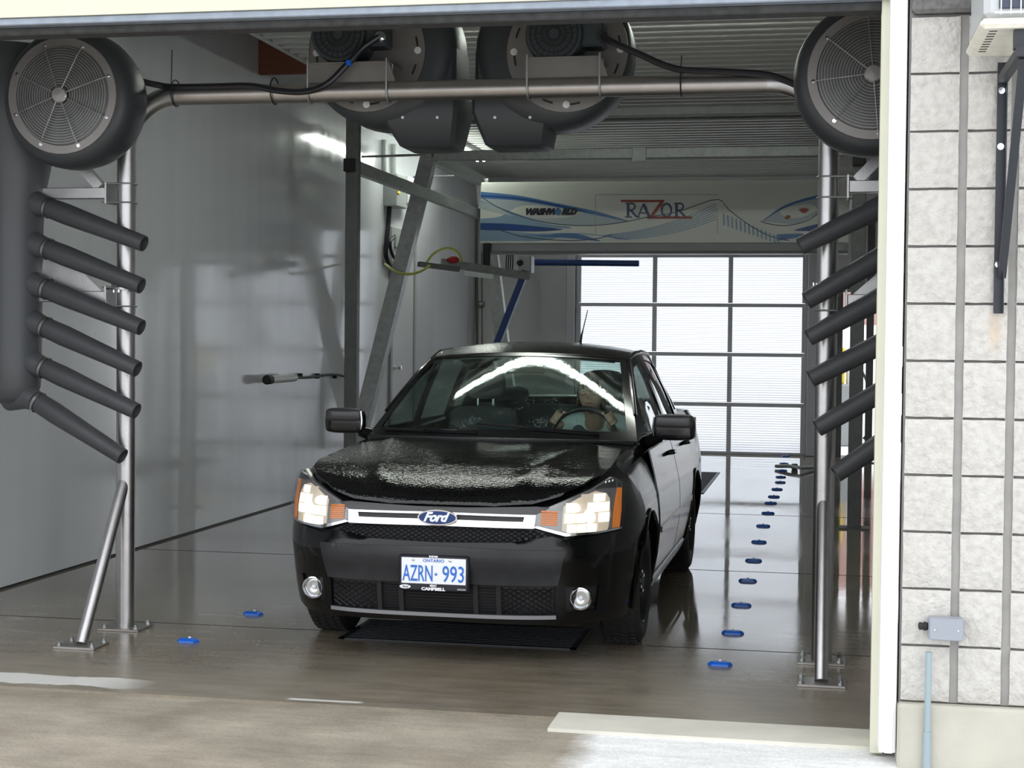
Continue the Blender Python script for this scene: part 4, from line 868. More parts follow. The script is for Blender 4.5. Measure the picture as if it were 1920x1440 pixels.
c = P(*zi(499, 207), YCv); MB().lathe((c.x, YCv - .016, c.z), (0, -1, 0), [(0, .036), (.003, .036), (.005, .02)], 20).build('globe_emblem', 'cover_mid', gm)
c = P(*zi(1727, 200), YCv); b = MB(); b.prism([(c.x + .045 * math.cos(a_) * (1 + .3 * math.sin(3 * a_)), YCv - .016, c.z + .026 * math.sin(a_)) for a_ in [2 * PI * k / 14 for k in range(14)]], (0, -.002, 0)).build('red_emblem', 'print_red', gm)
c = P(*zi(1645, 233), YCv); b = MB(); b.prism([(c.x + .03 * math.cos(a_) * (1 + .4 * math.sin(2 * a_)), YCv - .016, c.z + .022 * math.sin(a_)) for a_ in [2 * PI * k / 14 for k in range(14)]], (0, -.002, 0)).build('orange_emblem', 'print_orange', gm)
# spray arms
pa = P(1003, 492, 16.6); pb = P(1198, 494, 16.6)
MB().cyl(pa, pb, .033, 16).build('spray_arm', 'blue_arm', gm, label='blue horizontal spray arm')
MB().bar(P(986, 508, 16.5), P(930, 650, 16.5), .09, .07).build('spray_arm', 'blue_arm', gm, smooth=0, label='blue slanting spray arm')
MB().box(P(972, 478, 16.55), P(1002, 512, 16.75), .01).build('arm_hinge', 'cover_grey', gm)
MB().lathe(P(975, 493, 16.55), (0, -1, 0), [(0, .035), (.03, .03), (.04, .012)], 14).build('hinge_knob', 'black_rubber', gm)
MB().box(P(905, 455, 16.7), P(922, 500, 16.8), .01).build('hose_drop', 'black_rubber', gm)
b = MB()
for k in range(4): b.tube([P(950 + 4 * k, 478, 16.8), P(949 + 4 * k, 506, 16.8)], .008, 6)
b.build('hose_bundle', 'cable_black', gm)
# transverse boom with cable carrier
bo = thing('wash_boom', 'galvanised boom with yellow hose reaching from the A-frame to the spray arm', 'boom', P(880, 505, 15.9))
MB().bar(P(785, 495, 15.7), P(860, 505, 15.9), .10, .05).build('inner_channel', 'dark_steel', bo, smooth=0)
MB().bar(P(828, 492, 15.8), P(992, 518, 16.4), .05, .08).build('outer_channel', 'galvanised', bo, smooth=0)
MB().bar(P(868, 512, 15.9), P(925, 519, 16.0), .05, .05).build('bracket', 'galvanised', bo, smooth=0)
MB().tube(smoothpath([P(800, 492, 15.75), P(815, 474, 15.75), P(840, 465, 15.8), P(860, 474, 15.8), P(866, 490, 15.85)], 5), .012, 8).build('yellow_hose', 'yellow_hose', bo, label='yellow-green hose')
MB().lathe(P(838, 487, 15.8), (1, 0, .0), [(0, .012), (.05, .035), (.10, .035), (.13, .01)], 12).build('red_connector', 'red_part', bo, label='red connector')
# ------------------------------------------------------------------ services on the left wall
def wall_box(name, u0, v0, u1, v1, dp, m, lab, cat):
    a_ = onwall(u0, v0); c_ = onwall(u1, v1)
    return MB().box((XL, a_.y, c_.z), (XL + dp, c_.y, a_.z), .008).build(name, m, label=lab, cat=cat)
def wall_pipe(name, pts, r, m, lab, cat='pipe', off=.04, smooth_=False):
    ps = [onwall(u, v, off) for u, v in pts]
    return MB().tube(smoothpath(ps, 5) if smooth_ else ps, r, 12).build(name, m, label=lab, cat=cat)
wall_pipe('conduit_pipe', [(720, 262), (720, 322)], .030, 'grey_box', 'left one of two grey conduits high on the left wall behind the post')
wall_pipe('conduit_pipe', [(738, 270), (738, 326)], .030, 'grey_box', 'right one of two grey conduits high on the left wall behind the post')
wall_box('electrical_box', 719, 325, 738, 392, .15, 'grey_box', 'grey electrical box under the left conduit', 'electrical box')
wall_box('electrical_box', 740, 330, 754, 386, .16, 'white_plastic', 'pale electrical box with yellow warning mark', 'electrical box')
a_ = onwall(745, 352, .161); c_ = onwall(751, 364, .161)
MB().prism([(XL + .162, a_.y, c_.z), (XL + .162, c_.y, c_.z), (XL + .162, (a_.y + c_.y) / 2, a_.z)], (.002, 0, 0)).build('warning_sticker', 'yellow_paint', label='small yellow warning triangle on the pale electrical box', cat='sticker')
wall_box('wall_outlet', 735, 440, 746, 467, .05, 'grey_box', 'small grey outlet box low under the electrical boxes', 'outlet')
wall_box('wall_outlet', 764, 402, 772, 417, .06, 'grey_box', 'small grey clamp box beside the sloping leg', 'outlet')
wall_pipe('supply_hose', [(730, 388), (728, 420), (725, 450), (724, 480), (735, 500), (752, 510)], .028, 'cable_black', 'thick black hose dropping from the grey electrical box', 'hose', smooth_=True)
wall_pipe('supply_hose', [(738, 445), (731, 455), (735, 475), (745, 490), (757, 500)], .020, 'cable_black', 'thin black hose looping beside the thick one', 'hose', smooth_=True, off=.07)
t_ = thing('hose_loop', 'green and black hose loop hanging between wall and boom', 'hose', P(755, 512, 15.6))
MB().tube(smoothpath([P(722, 495, 15.9), P(740, 508, 15.6), P(765, 514, 15.5), P(790, 508, 15.6), P(805, 498, 15.7)], 5), .014, 8).build('hose', 'yellow_hose', t_)
# rear-wall conduit and box
RW = lambda u, v, o_=.03: P(u, v, YR - o_)
t_ = thing('rear_conduit', 'thin grey conduit running down the rear left corner', 'pipe', RW(894, 640)); t_.location.z = 1
MB().cyl(RW(893, 400), RW(896, 850), .018, 10).build('pipe', 'dark_steel', t_)
MB().cyl(RW(903, 470), RW(905, 850), .008, 8).build('thin_pipe', 'dark_steel', t_)
MB().lathe(RW(896, 570, .05), (1, 0, 0), [(0, .02), (.02, .04), (.08, .04), (.1, .02)], 12).build('valve', 'galvanised', t_)
MB().box(RW(892, 385, .09), RW(908, 412, .001), .006).build('box', 'grey_box', t_)
MB().box(RW(797, 422, .05), RW(828, 426, .001), .003).build('wall_hook', 'black_rubber', label='short black bar on the far wall left of the wash machine', cat='bar')
# low arm on floor near the rear right
t_ = thing('steel_linkage', 'low steel linkage lying across the marker row near the rear door', 'arm', G(1492, 876))
b = MB().tube([G(1455, 874, .03), G(1480, 874, .05), G(1500, 877, .05), G(1528, 876, .03)], .022, 8); b.build('rod', 'galvanised', t_)
MB().box(G(1484, 880, 0), G(1496, 870, .07), .01).build('clamp', 'dark_steel', t_)
# ------------------------------------------------------------------ seen through the side doorway
t_ = thing('far_building', 'pink brick building far behind the open side doorway', 'building', (1.2, 42, 0))
MB().box((.25, 42, 2.0), (2.2, 46, 5), 0).build('brick_wall', 'brick_far', t_, smooth=0)
MB().box((.25, 42.05, -.02), (2.2, 46, 2.0), 0).build('pale_base', 'white_trim', t_, smooth=0)
t_ = thing('vacuum_post', 'grey vacuum post with yellow panel outside the side doorway', 'vacuum', (P(1580, 780, 24).x, 24, -.02))
x_ = P(1580, 780, 24).x
MB().box((x_ - .14, 23.9, -.02), (x_ + .2, 24.2, .9), .02).build('cabinet', 'grey_box', t_)
MB().box((x_ - .12, 23.95, .9), (x_ + .02, 24.15, 1.45), .02).build('yellow_panel', 'yellow_paint', t_, label='yellow panel')
MB().lathe((x_ + .16, 24.05, .9), (0, 0, 1), [(0, .12), (.3, .12), (.42, .09), (.45, .0)], 16).build('drum', 'white_plastic', t_)
MB().tube(smoothpath([(x_ + .2, 23.9, 1.2), (x_ + .35, 23.8, .9), (x_ + .40, 23.8, .3), (x_ + .3, 23.8, .1)], 5), .02, 8).build('hose', 'black_rubber', t_)
for u, lab in ((1604, 'dark steel post just inside the side doorway, the left one'), (1630, 'dark steel post just inside the side doorway, the right one')):
    x_ = P(u, 700, 20.4).x; t_ = thing('steel_post', lab, 'post', (x_, 20.4, 0))
    MB().box((x_ - .045, 20.35, .012), (x_ + .045, 20.45, 3.2), .004).build('upright', 'dark_steel', t_)
    MB().box((x_ - .09, 20.3, 0), (x_ + .09, 20.5, .012), .002).build('foot', 'dark_steel', t_)
# ================================================================== the car (local frame: x to the photo's right, y backwards, z up)
car = thing('car', 'black four-door sedan with lit headlights standing in the wash bay, licence plate AZRN 993', 'car', (-1.70, 6.93, 0), rz=-.008)
W0, LF = .86, .62
def Wz(z): return itp(z, [.15, .25, .40, .55, .70, .85, 1.0, 1.1], [.80, .83, .85, .86, .858, .835, .795, .76])
def y0f(z): return itp(z, [.18, .24, .30, .42, .5, .56, .60, .66, .72, .78, .86], [.10, .06, .045, .03, 0, 0, .035, .05, .065, .10, .16])
def basey(xb): t = min(abs(xb) / W0, .9999); return LF * (1 - math.sqrt(1 - t ** 3.4))
def FY(x, z): yb = basey(x * W0 / Wz(z)); return yb + y0f(z) * max(0, 1 - yb / .6)
def fas(x, z, off):
    d = min(8, max(-8, (FY(x + .004, z) - FY(x - .004, z)) / .008)); n = math.sqrt(1 + d * d); return (x + off * d / n, FY(x, z) - off / n, z)
def inset(xb, yb):
    if yb > .6: return 0, 0
    e = .003; x1 = min(xb + e, W0 * .9995); d = (basey(x1) - basey(max(xb - e, 0))) / (x1 - max(xb - e, 0)); d = min(d, 12); n = math.sqrt(1 + d * d); k = .02 * max(0, 1 - yb / .62) ** .5
    return k * d / n, k / n
LEN = 4.445
def zsh(yb): return itp(yb, [0, .023, .062, .13, .23, .4, .6, 1.0, 1.4, 2.4, 3.4, 3.95, 4.35, LEN], [.735, .745, .77, .822, .866, .895, .91, .94, .96, .985, 1.01, 1.04, 1.02, .98])
def zce(yb): return itp(yb, [0, .05, .13, .25, .45, .75, 1.0, 1.15, 1.3, 3.7, 3.95, 4.3, LEN], [.737, .775, .812, .850, .895, .945, .975, .988, .985, 1.06, 1.09, 1.08, .99])
def shin(yb): return itp(yb, [.12, .35, .6, 1.1, 1.9], [0, .035, .06, .05, 0])
def xhalf(yb):
    if yb < LF: return W0 * (1 - (1 - yb / LF) ** 2) ** (1 / 3.4)
    if yb > LEN - .42: t = (yb - (LEN - .42)) / .42; return W0 * (max(0, 1 - t ** 2.6)) ** (1 / 2.6)
    return W0
def SX(y, z):
    yb = y
    for _ in range(8): yb = y - y0f(z) * max(0, 1 - yb / .6)
    sh = .012 * math.sin((z - .3) * 7)
    return xhalf(yb) * Wz(z) / W0 + sh * (1 if .6 < y < 3.9 else 0)
def fw_(w): return math.sin(PI / 2 * min(1, w * 1.05)) ** .85
def hoodz(x, y):
    yb = y
    for _ in range(6): yb = y - .07 * max(0, 1 - yb / .6)
    yb = max(yb, .002); zs = zsh(yb); xs = max(xhalf(yb) * Wz(zs) / W0 - .02 * min(1, yb / .4) - shin(yb), .05); w = max(0, 1 - abs(x) / xs)
    z = zs + (zce(yb) - zs) * fw_(w)
    r = lerp(.30, .52, min(1, yb / 1.1)); z += .011 * math.exp(-((abs(x) - r) / .035) ** 2) * min(1, yb / .25) * (1 if yb < 1.2 else 0)
    return z
sts = []
for k in range(25): t = .5 * PI * k / 24; xb = W0 * math.sin(t) ** .9 * .9995; sts.append((min(xb, W0 * .9999), basey(min(xb, W0 * .9999))))
sts += [(W0, y) for y in [LF + .06 * k for k in range(1, int((LEN - .42 - LF) / .06))]]
for k in range(13):
    yb = LEN - .42 + .42 * math.sin(.5 * PI * k / 12); sts.append((xhalf(yb) if k < 12 else 0.0, yb))
sts = [s for i, s in enumerate(sts) if i == 0 or abs(s[1] - sts[i - 1][1]) + abs(s[0] - sts[i - 1][0]) > .004]
KB, KT = 16, [.04, .09, .14, .175, .19, .35, .55, .75, .9, 1.0]
rings = []
for xb, yb in sts:
    r = []; zs = zsh(yb); zb = .20 if yb > .3 else lerp(.235, .20, yb / .3)
    ix, iy = inset(xb, yb)
    for wq in (1.0, .5): r.append((max(0, xb - ix) * Wz(zb) / W0 * (1 - wq), yb + y0f(zb) * max(0, 1 - yb / .6) + iy, zb))
    for k in range(KB + 1):
        v = k / KB; z = lerp(zb, zs, v); x = max(0, xb - ix) * Wz(z) / W0
        if .6 < yb < 3.9: x += .012 * math.sin((z - .3) * 7)
        if v > .93: x -= .02 * ((v - .93) / .07) * min(1, yb / .4)
        x -= shin(yb) * max(0, (z - .70) / (zs - .70)) ** 1.6 if zs > .75 else 0
        y = yb + y0f(z) * max(0, 1 - yb / .6) + iy
        if yb > LEN - .6: y -= .0
        r.append((x, y, z))
    xs, ys = r[-1][0], r[-1][1]
    for wq in KT:
        z = zs + (zce(yb) - zs) * fw_(wq)
        r_ = lerp(.30, .52, min(1, yb / 1.1)); xx = xs * (1 - wq)
        z += .011 * math.exp(-((xx - r_) / .035) ** 2) * min(1, yb / .25) * (1 if yb < 1.2 else 0)
        if 1.3 < yb < 3.4 and wq > .18: z = .42
        r.append((xx, ys, z))
    rings.append(r)
NR = len(rings[0]); vs = []; fs = []
for r in rings: vs += r
n1 = len(vs)
for r in rings: vs += [(-x, y, z) for x, y, z in r]
for i in range(len(rings) - 1):
    for k in range(NR - 1):
        a, b_, c, d = i * NR + k, i * NR + k + 1, (i + 1) * NR + k + 1, (i + 1) * NR + k
        fs.append((a, d, c, b_)); fs.append((n1 + a, n1 + b_, n1 + c, n1 + d))
bm = bmesh.new(); bv = [bm.verts.new(v) for v in vs]
for f in fs:
    try: bm.faces.new([bv[i] for i in f])
    except ValueError: pass
bmesh.ops.remove_doubles(bm, verts=bm.verts, dist=.0006); bmesh.ops.dissolve_degenerate(bm, dist=.0002, edges=bm.edges)
bmesh.ops.holes_fill(bm, edges=[e for e in bm.edges if len(e.link_faces) == 1], sides=0)
bmesh.ops.recalc_face_normals(bm, faces=bm.faces)
me = bpy.data.meshes.new('body_shell'); bm.to_mesh(me); bm.free(); me.materials.append(MAT['car_paint'])
body = bpy.data.objects.new('body_shell', me); C.objects.link(body)
cut = MB()
for yw in (.90, 3.52):
    for s in (-1, 1): cut.lathe((s * .58, yw, .315), (s, 0, 0), [(0, .345), (.5, .345)], 48)
co_ = cut.build('cutter', 'car_black_trim', origin=(0, 0, 0)); co_.location = (0, 0, 0)
md_ = body.modifiers.new('b', 'BOOLEAN'); md_.object = co_; md_.solver = 'EXACT'; md_.operation = 'DIFFERENCE'
dg = bpy.context.evaluated_depsgraph_get(); me2 = bpy.data.meshes.new_from_object(body.evaluated_get(dg))
bpy.data.objects.remove(co_); bpy.data.objects.remove(body)
me2.polygons.foreach_set('use_smooth', [True] * len(me2.polygons)); me2.set_sharp_from_angle(angle=math.radians(38))
body = bpy.data.objects.new('body_shell', me2); C.objects.link(body); body.parent = car
def part(mb, name, m, smooth=38, parent=None, **k): return mb.build(name, m, parent or car, smooth=smooth, local=True, **k)
def mir(poly): return [(-x, z) for x, z in poly]
# wheel arch lips
for s in (-1, 1):
    for yw in (.90, 3.52):
        pth = [(s * (SX(yw + .35 * math.cos(q), min(.315 + .35 * math.sin(q), .9)) + .002), yw + .35 * math.cos(q), .315 + .35 * math.sin(q)) for q in [lerp(-.25, PI + .25, k / 28) for k in range(29)]]
        part(MB().tube(pth, .011, 8), 'arch_lip', 'car_paint')
# front bumper with openings
LOWI = [(-.53, .258), (.53, .258), (.53, .375), (.535, .388), (-.535, .388), (-.53, .375)]
MESH = [(-.52, .618), (-.33, .588), (0, .581), (.33, .588), (.52, .618), (.46, .640), (.40, .648), (0, .652), (-.40, .648), (-.46, .640)]
FOGP = [(.575, .265), (.70, .27), (.715, .385), (.575, .385)]
BUMP = [(-.70, .205), (0, .212), (.70, .205), (.80, .24), (.838, .40), (.845, .55), (.80, .628), (.68, .612), (.575, .600), (.53, .612), (.42, .65), (0, .656), (-.42, .65), (-.53, .612), (-.575, .600), (-.68, .612), (-.80, .628), (-.845, .55), (-.838, .40), (-.80, .24)]
part(drape(MB(), BUMP, fas, 0.0, .018, .03, (LOWI, MESH, FOGP, mir(FOGP)[::-1])), 'front_bumper', 'car_paint')
GREY = [(-.54, .392), (0, .395), (.54, .392), (.555, .45), (.575, .556), (0, .566), (-.575, .556), (-.555, .45)]
part(drape(MB(), GREY, fas, .008, .009, .03), 'bumper_panel', 'car_grey_panel', label='dull grey centre panel of the bumper')
def clipline(p, q, poly, n=40):
    segs = []; cur = []
    for k in range(n + 1):
        a_ = (lerp(p[0], q[0], k / n), lerp(p[1], q[1], k / n))
        if inpoly(a_[0], a_[1], poly): cur.append(a_)
        else:
            if len(cur) > 1: segs.append(cur)
            cur = []
    if len(cur) > 1: segs.append(cur)
    return segs
def lattice(poly, pitch, slope, off, r, both=True):
    b = MB(); x0 = min(p[0] for p in poly) - .3; x1 = max(p[0] for p in poly) + .3; z0_ = min(p[1] for p in poly); z1_ = max(p[1] for p in poly); H_ = z1_ - z0_; x = x0
    while x < x1:
        for sg in ((1, -1) if both else (1,)):
            for sgm in clipline((x, z0_), (x + sg * H_ / slope, z1_), poly, 16): b.tube([fas(a_, c_, off) for a_, c_ in (sgm[0], sgm[-1])], r, 4)
        x += pitch
    return b
part(drape(MB(), MESH, fas, -.017, .002, .05), 'grille_back', 'car_black_trim')
o = part(lattice(MESH, .034, .55, -.004, .0028), 'grille_mesh', 'car_gloss_trim'); o['kind'] = 'stuff'
part(drape(MB(), LOWI, fas, -.017, .002, .05), 'intake_back', 'car_black_trim')
for xa, xb in ((-.525, -.29), (.29, .525)):
    o = part(lattice([(xa, .26), (xb, .26), (xb, .386), (xa, .386)], .038, .62, -.006, .0028), 'grille_mesh', 'car_gloss_trim'); o['kind'] = 'stuff'
b = MB()
for k in range(9):
    z = .268 + k * .0135
    for xa, xb in ((-.27, -.185), (-.165, .165), (.185, .27)): b.tube([fas(lerp(xa, xb, j / 8), z, -.006) for j in range(9)], .0028, 4)
part(b, 'grille_slats', 'car_gloss_trim')['kind'] = 'stuff'
for x in (-.28, -.175, .175, .28): part(drape(MB(), [(x - .011, .258), (x + .011, .258), (x + .011, .388), (x - .011, .388)], fas, 0, .016, .05), 'grille_divider', 'car_gloss_trim')
part(drape(MB(), [(-.53, .236), (.53, .236), (.53, .254), (-.53, .254)], fas, .010, .012, .05), 'bumper_strip', 'silver_strip', label='silver strip along the bumper bottom')
# upper grille bar
BAR = [(-.435, .652), (0, .655), (.435, .652), (.44, .712), (0, .716), (-.44, .712)]
SLOT = [(-.385, .681), (0, .684), (.385, .681), (.39, .703), (0, .707), (-.39, .703)]
part(drape(MB(), BAR, fas, .010, .014, .04, (SLOT,)), 'grille_bar', 'car_chrome', label='chrome grille bar')
part(drape(MB(), SLOT, fas, .0, .002, .05), 'grille_slot', 'car_black_trim')
part(drape(MB(), [(-.44, .712), (0, .717), (.44, .712), (.50, .742), (.44, .748), (0, .734), (-.44, .748), (-.50, .742)], fas, .004, .008, .03), 'nose_panel', 'mirror_cap', label='wet dark grey panel above the grille bar')
# oval badge
yo = FY(0, .69) - .028
def ell(a_, b_, n=40): return [(a_ * math.cos(2 * PI * k / n), b_ * math.sin(2 * PI * k / n)) for k in range(n)]
bg_ = part(MB().prism([(-.004 + x, yo + .012, .692 + z) for x, z in ell(.093, .036)], (0, -.012, 0)), 'badge', 'car_chrome', label='blue oval badge with white script')
part(MB().prism([(-.004 + x, yo, .692 + z) for x, z in ell(.086, .030)], (0, -.002, 0)), 'badge_field', 'oval_blue', parent=bg_)
text_polys('Ford', .058, 'print_white', bg_, (-.006, yo - .0025, .693), (1, 0, 0), (0, 0, 1), shear=.45, bold=.0025, fit=.125, spacing=.95)
# licence plate
yp = -.022; pf = part(MB().box((-.170, yp, .362), (.158, yp + .028, .527), .008), 'plate_frame', 'plate_frame', label='black licence plate frame with white dealer lettering')
pl = part(MB().box((-.156, yp - .002, .396), (.144, yp + .002, .514), .002), 'licence_plate', 'plate_white', label='white Ontario plate with blue characters')
tx = lambda t, s, m, x, z, **k: text_polys(t, s, m, pl if m == 'plate_blue' else pf, (x, yp - .0035, z), (1, 0, 0), (0, 0, 1), **k)
tx('AZRN', .104, 'plate_blue', -.080, .440, fit=.140, bold=.0005); tx('993', .104, 'plate_blue', .086, .440, fit=.100, bold=.0005)
tx('ONTARIO', .020, 'plate_blue', -.006, .502, sx=1.1)
tx('EXETER', .011, 'print_white', -.006, .5205, sx=1.1, bold=.0006); tx('ERIC', .0125, 'print_white', -.006, .3885, sx=1.2, bold=.0006); tx('CAMPBELL', .018, 'print_white', -.006, .3735, sx=1.3, bold=.001)
tx('LINCOLN', .010, 'print_white', .125, .376, sx=.9)
tx('Ford', .014, 'plate_frame', -.138, .381, shear=.4)
part(MB().prism([(-.138 + x, yp - .0006, .381 + z) for x, z in ell(.026, .009, 20)], (0, -.002, 0)), 'frame_badge', 'print_white', parent=pf)
part(MB().prism([(.001, yp - .003, .436), (.011, yp - .003, .436), (.013, yp - .003, .446), (.009, yp - .003, .442), (.006, yp - .003, .450), (.003, yp - .003, .442), (-.001, yp - .003, .446)], (0, -.001, 0)), 'crown_mark', 'plate_blue', parent=pl)
for x in (-.10, .072): part(MB().lathe((x, yp - .002, .506), (0, -1, 0), [(0, .008), (.004, .007), (.006, 0)], 12), 'plate_screw', 'chrome', parent=pl)
# headlights
HL = [(.432, .657), (.57, .617), (.70, .624), (.79, .637), (.795, .715), (.788, .845), (.748, .870), (.67, .822), (.565, .776), (.50, .748), (.438, .712)]
for s in (-1, 1):
    m_ = (lambda p: p) if s > 0 else (lambda p: mir(p)[::-1])
    hl = part(drape(MB(), m_(HL), fas, .001, .016, .014), 'headlight', 'lamp_housing', label='lit headlight, glowing warm white')
    def sub(poly, name, m, off, th=.004, **k): return part(drape(MB(), m_(poly), fas, off, th, .014), name, m, parent=hl, **k)
    sub([(.44, .668), (.542, .642), (.548, .742), (.505, .733), (.452, .706)], 'amber_lamp', 'lamp_housing', .004)
    for k in range(7):
        z = .668 + k * .0095; sub([(.462, z), (.534, z - .004), (.534, z + .003), (.462, z + .006)], 'amber_rib', 'amber_lens', .009)
    sub([(.556, .640), (.60, .628), (.745, .642), (.752, .70), (.745, .775), (.73, .80), (.685, .812), (.62, .785), (.556, .748)], 'reflector_bowl', 'lamp_glow', .003)
    rows = [(.632, .668, .575, .742), (.674, .716, .562, .748), (.721, .762, .565, .745), (.767, .800, .625, .728)]
    for r_, (za, zb_1, xa, xb) in enumerate(rows):
        nn = 4 if r_ < 3 else 2
        for j in range(nn):
            x0_ = lerp(xa, xb, j / nn) + .002; x1_ = lerp(xa, xb, (j + 1) / nn) - .002
            sub([(x0_, za), (x1_, za), (x1_, zb_1), (x0_, zb_1)], 'reflector', 'lamp_lit' if (j + r_) % 4 != 3 else 'lamp_glow', .005 + .002 * ((j + r_) % 2))
    for (x, z, r) in ((.668, .700, .030), (.705, .742, .020), (.612, .740, .018)):
        c_ = (s * x, FY(x, z) - .010, z); part(MB().lathe(c_, (0, -1, 0), [(0, r), (.003, r), (.006, r * .6), (.008, 0)], 20), 'bulb', 'lamp_bulb', parent=hl)
    sub([(.762, .642), (.787, .644), (.791, .715), (.786, .83), (.772, .845), (.765, .75)], 'side_marker', 'amber_lens', .006, label='amber side marker')
    sub([(.432, .657), (.57, .617), (.70, .624), (.79, .637), (.79, .643), (.70, .633), (.575, .630), (.45, .664)], 'chrome_lip', 'car_chrome', .012, .010)
    sub([(.68, .824), (.745, .866), (.784, .843), (.785, .82), (.74, .826)], 'lens_corner', 'mirror_cap', .007)
    sub(HL, 'lens', 'clear_lens', .020, .003)
    for k in range(3):
        x = .725 + .014 * k; part(MB().lathe((s * x, FY(x, .850) - .012, .848 + .003 * k), (0, -1, 0), [(0, .005), (.003, .004)], 8), 'lens_stud', 'chrome', parent=hl)
    # fog lamp
    part(drape(MB(), m_(FOGP), fas, -.016, .002, .04), 'fog_pocket', 'car_black_trim')
    c_ = Vector((s * .637, FY(.637, .328) + .008, .328))
    fl = part(MB().lathe(c_, (0, -1, 0), [(0, .052), (.02, .052), (.024, .046), (.020, .042)], 28, capB=False), 'fog_lamp', 'chrome', label='round fog lamp with chrome ring')
    part(MB().lathe(c_, (0, -1, 0), [(.004, .042), (.006, .03), (.002, .012), (.0, 0)], 24, capA=False), 'reflector', 'chrome', parent=fl)
    part(MB().lathe(c_ + Vector((0, -.004, 0)), (0, -1, 0), [(0, .012), (.008, .010), (.012, 0)], 14), 'bulb', 'white_plastic', parent=fl)
    part(MB().lathe(c_, (0, -1, 0), [(.018, .042), (.026, .03), (.029, .012), (.029, 0)], 24, capA=False), 'lens', 'clear_lens', parent=fl)
# hood
HO = [(0, .084), (.25, .088), (.42, .110), (.54, .155), (.64, .232), (.70, .34), (.725, .5), (.715, .8), (.70, 1.02), (.60, 1.09), (.3, 1.125), (0, 1.135)]
HO = HO + [(-x, y) for x, y in HO[::-1] if x > 0]
part(drape(MB(), HO, lambda x, y, o_: (x, y, hoodz(x, y) + o_), .006, .010, .035), 'hood', 'car_wet_paint', smooth=60)
# greenhouse
def WS(s, t, off=0):
    b_ = Vector((s * .735, 1.14 + .26 * s * s, .985 + .008 * (1 - s * s))); q = Vector((s * .575, 1.94 + .22 * s * s, 1.43 - .03 * s * s))
    p = b_.lerp(q, t); n_ = Vector((s * .25, -.44, .85)).normalized(); return p + n_ * (.009 * math.sin(PI * t) + off)
part(MB().slab(25, 13, lambda a_, b_: WS(lerp(-.955, .955, a_), lerp(.035, .97, b_)), (0, .002, -.004)), 'windscreen', 'windscreen_glass', smooth=60)
bd = MB()
for (sa, sb, ta, tb) in ((-1, 1, -.03, .075), (-1, 1, .955, 1.0), (-1.0, -.935, 0, 1), (.935, 1.0, 0, 1)):
    bd.slab(25 if sb - sa > 1 else 3, 3 if sb - sa > 1 else 13, lambda a_, b_: WS(lerp(sa, sb, a_), lerp(ta, tb, b_), .003), (0, .002, -.004))
part(bd, 'windscreen_trim', 'car_gloss_trim', smooth=60)
def zt(y): return itp(y, [1.4, 1.6, 1.8, 2.0, 2.2, 2.4, 2.7, 3.0, 3.4, 3.7, 3.95], [.985, 1.10, 1.21, 1.315, 1.40, 1.432, 1.442, 1.425, 1.34, 1.21, 1.07])
def xt(y): return itp(y, [1.4, 1.8, 2.2, 2.5, 3.0, 3.4, 3.7, 3.95], [.735, .655, .577, .592, .59, .585, .61, .66])
def xbl(y): return itp(y, [1.4, 1.8, 2.4, 3.2, 3.7, 3.95], [.752, .778, .79, .785, .755, .71])
ZB = .955
def GS(y, z, off, s=1):
    v = min(1, max(0, (z - ZB) / max(zt(y) - ZB, .03))); x = lerp(xbl(y), xt(y), v) + .018 * math.sin(PI * v) * min(1, (zt(y) - ZB) / .3)
    return (s * (x + off), y, z)
ysamp = [1.4 + k * .05 for k in range(52) if 1.4 + k * .05 <= 3.95]
OUT = [(y, zt(y)) for y in ysamp] + [(y, ZB) for y in ysamp[::-1]]
def win(y0_, y1_, zlo, inset, n=8, ya2=None, yb2=None):
    top = [(lerp(y0_, y1_, k / n), zt(lerp(y0_, y1_, k / n)) - inset) for k in range(n + 1)]
    return top + [(yb2 or y1_, zlo), (ya2 or y0_, zlo)]
W1 = win(1.86, 2.42, 1.005, .055, ya2=1.62, yb2=2.46); W2 = win(2.52, 3.12, 1.010, .05, ya2=2.54, yb2=3.2); W3 = win(3.20, 3.50, 1.06, .055, n=4, ya2=3.28, yb2=3.52)
for s in (-1, 1):
    f_ = lambda y, z, o_, s=s: GS(y, z, o_, s)
    part(drape(MB(), OUT, f_, .0, .022, .06, (W1, W2, W3)), 'side_frame', 'car_paint')
    for Wn in (W1, W2, W3): part(drape(MB(), Wn, f_, -.008, .004, .08), 'side_window', 'side_glass')
    part(MB().tube([GS(y, zt(y), .004, s) for y in ysamp if y > 1.55], .012, 8), 'roof_rail', 'car_gloss_trim')
    part(MB().tube([GS(y, 1.0 if y < 3.3 else 1.0 + (y - 3.3) * .1, .006, s) for y in [1.6, 2.0, 2.4, 2.8, 3.2, 3.4]], .006, 6), 'belt_trim', 'car_gloss_trim')
def RF(a_, b_):
    s = lerp(-1, 1, a_); yf = 1.925 + .215 * s * s; yr = 3.36 - .06 * s * s; y = lerp(yf, yr, b_); ye = lerp(2.19, 3.30, b_)
    cr = lerp(.030, .055, min(1, b_ * 3)) if b_ < .6 else lerp(.055, .09, (b_ - .6) / .4)
    return Vector((s * xt(ye), y, zt(ye) + cr * (1 - abs(s) ** 2.4)))
part(MB().slab(25, 19, lambda a_, b_: RF(a_, b_), (0, 0, -.02)), 'roof', 'car_wet_paint', smooth=60)
part(MB().slab(9, 9, lambda a_, b_: RF(lerp(.06, .94, a_), lerp(.03, .97, b_)) + Vector((0, 0, -.03)), (0, 0, -.008)), 'headliner', 'headliner', smooth=60)
def RW_(a_, b_, off=0):
    s = lerp(-1, 1, a_); top = RF(a_, 1); bot = Vector((s * .66, 4.0 - .08 * s * s, 1.085 - .02 * s * s)); return top.lerp(bot, b_) + Vector((0, .03 * math.sin(PI * b_), .015 * math.sin(PI * b_) + off))
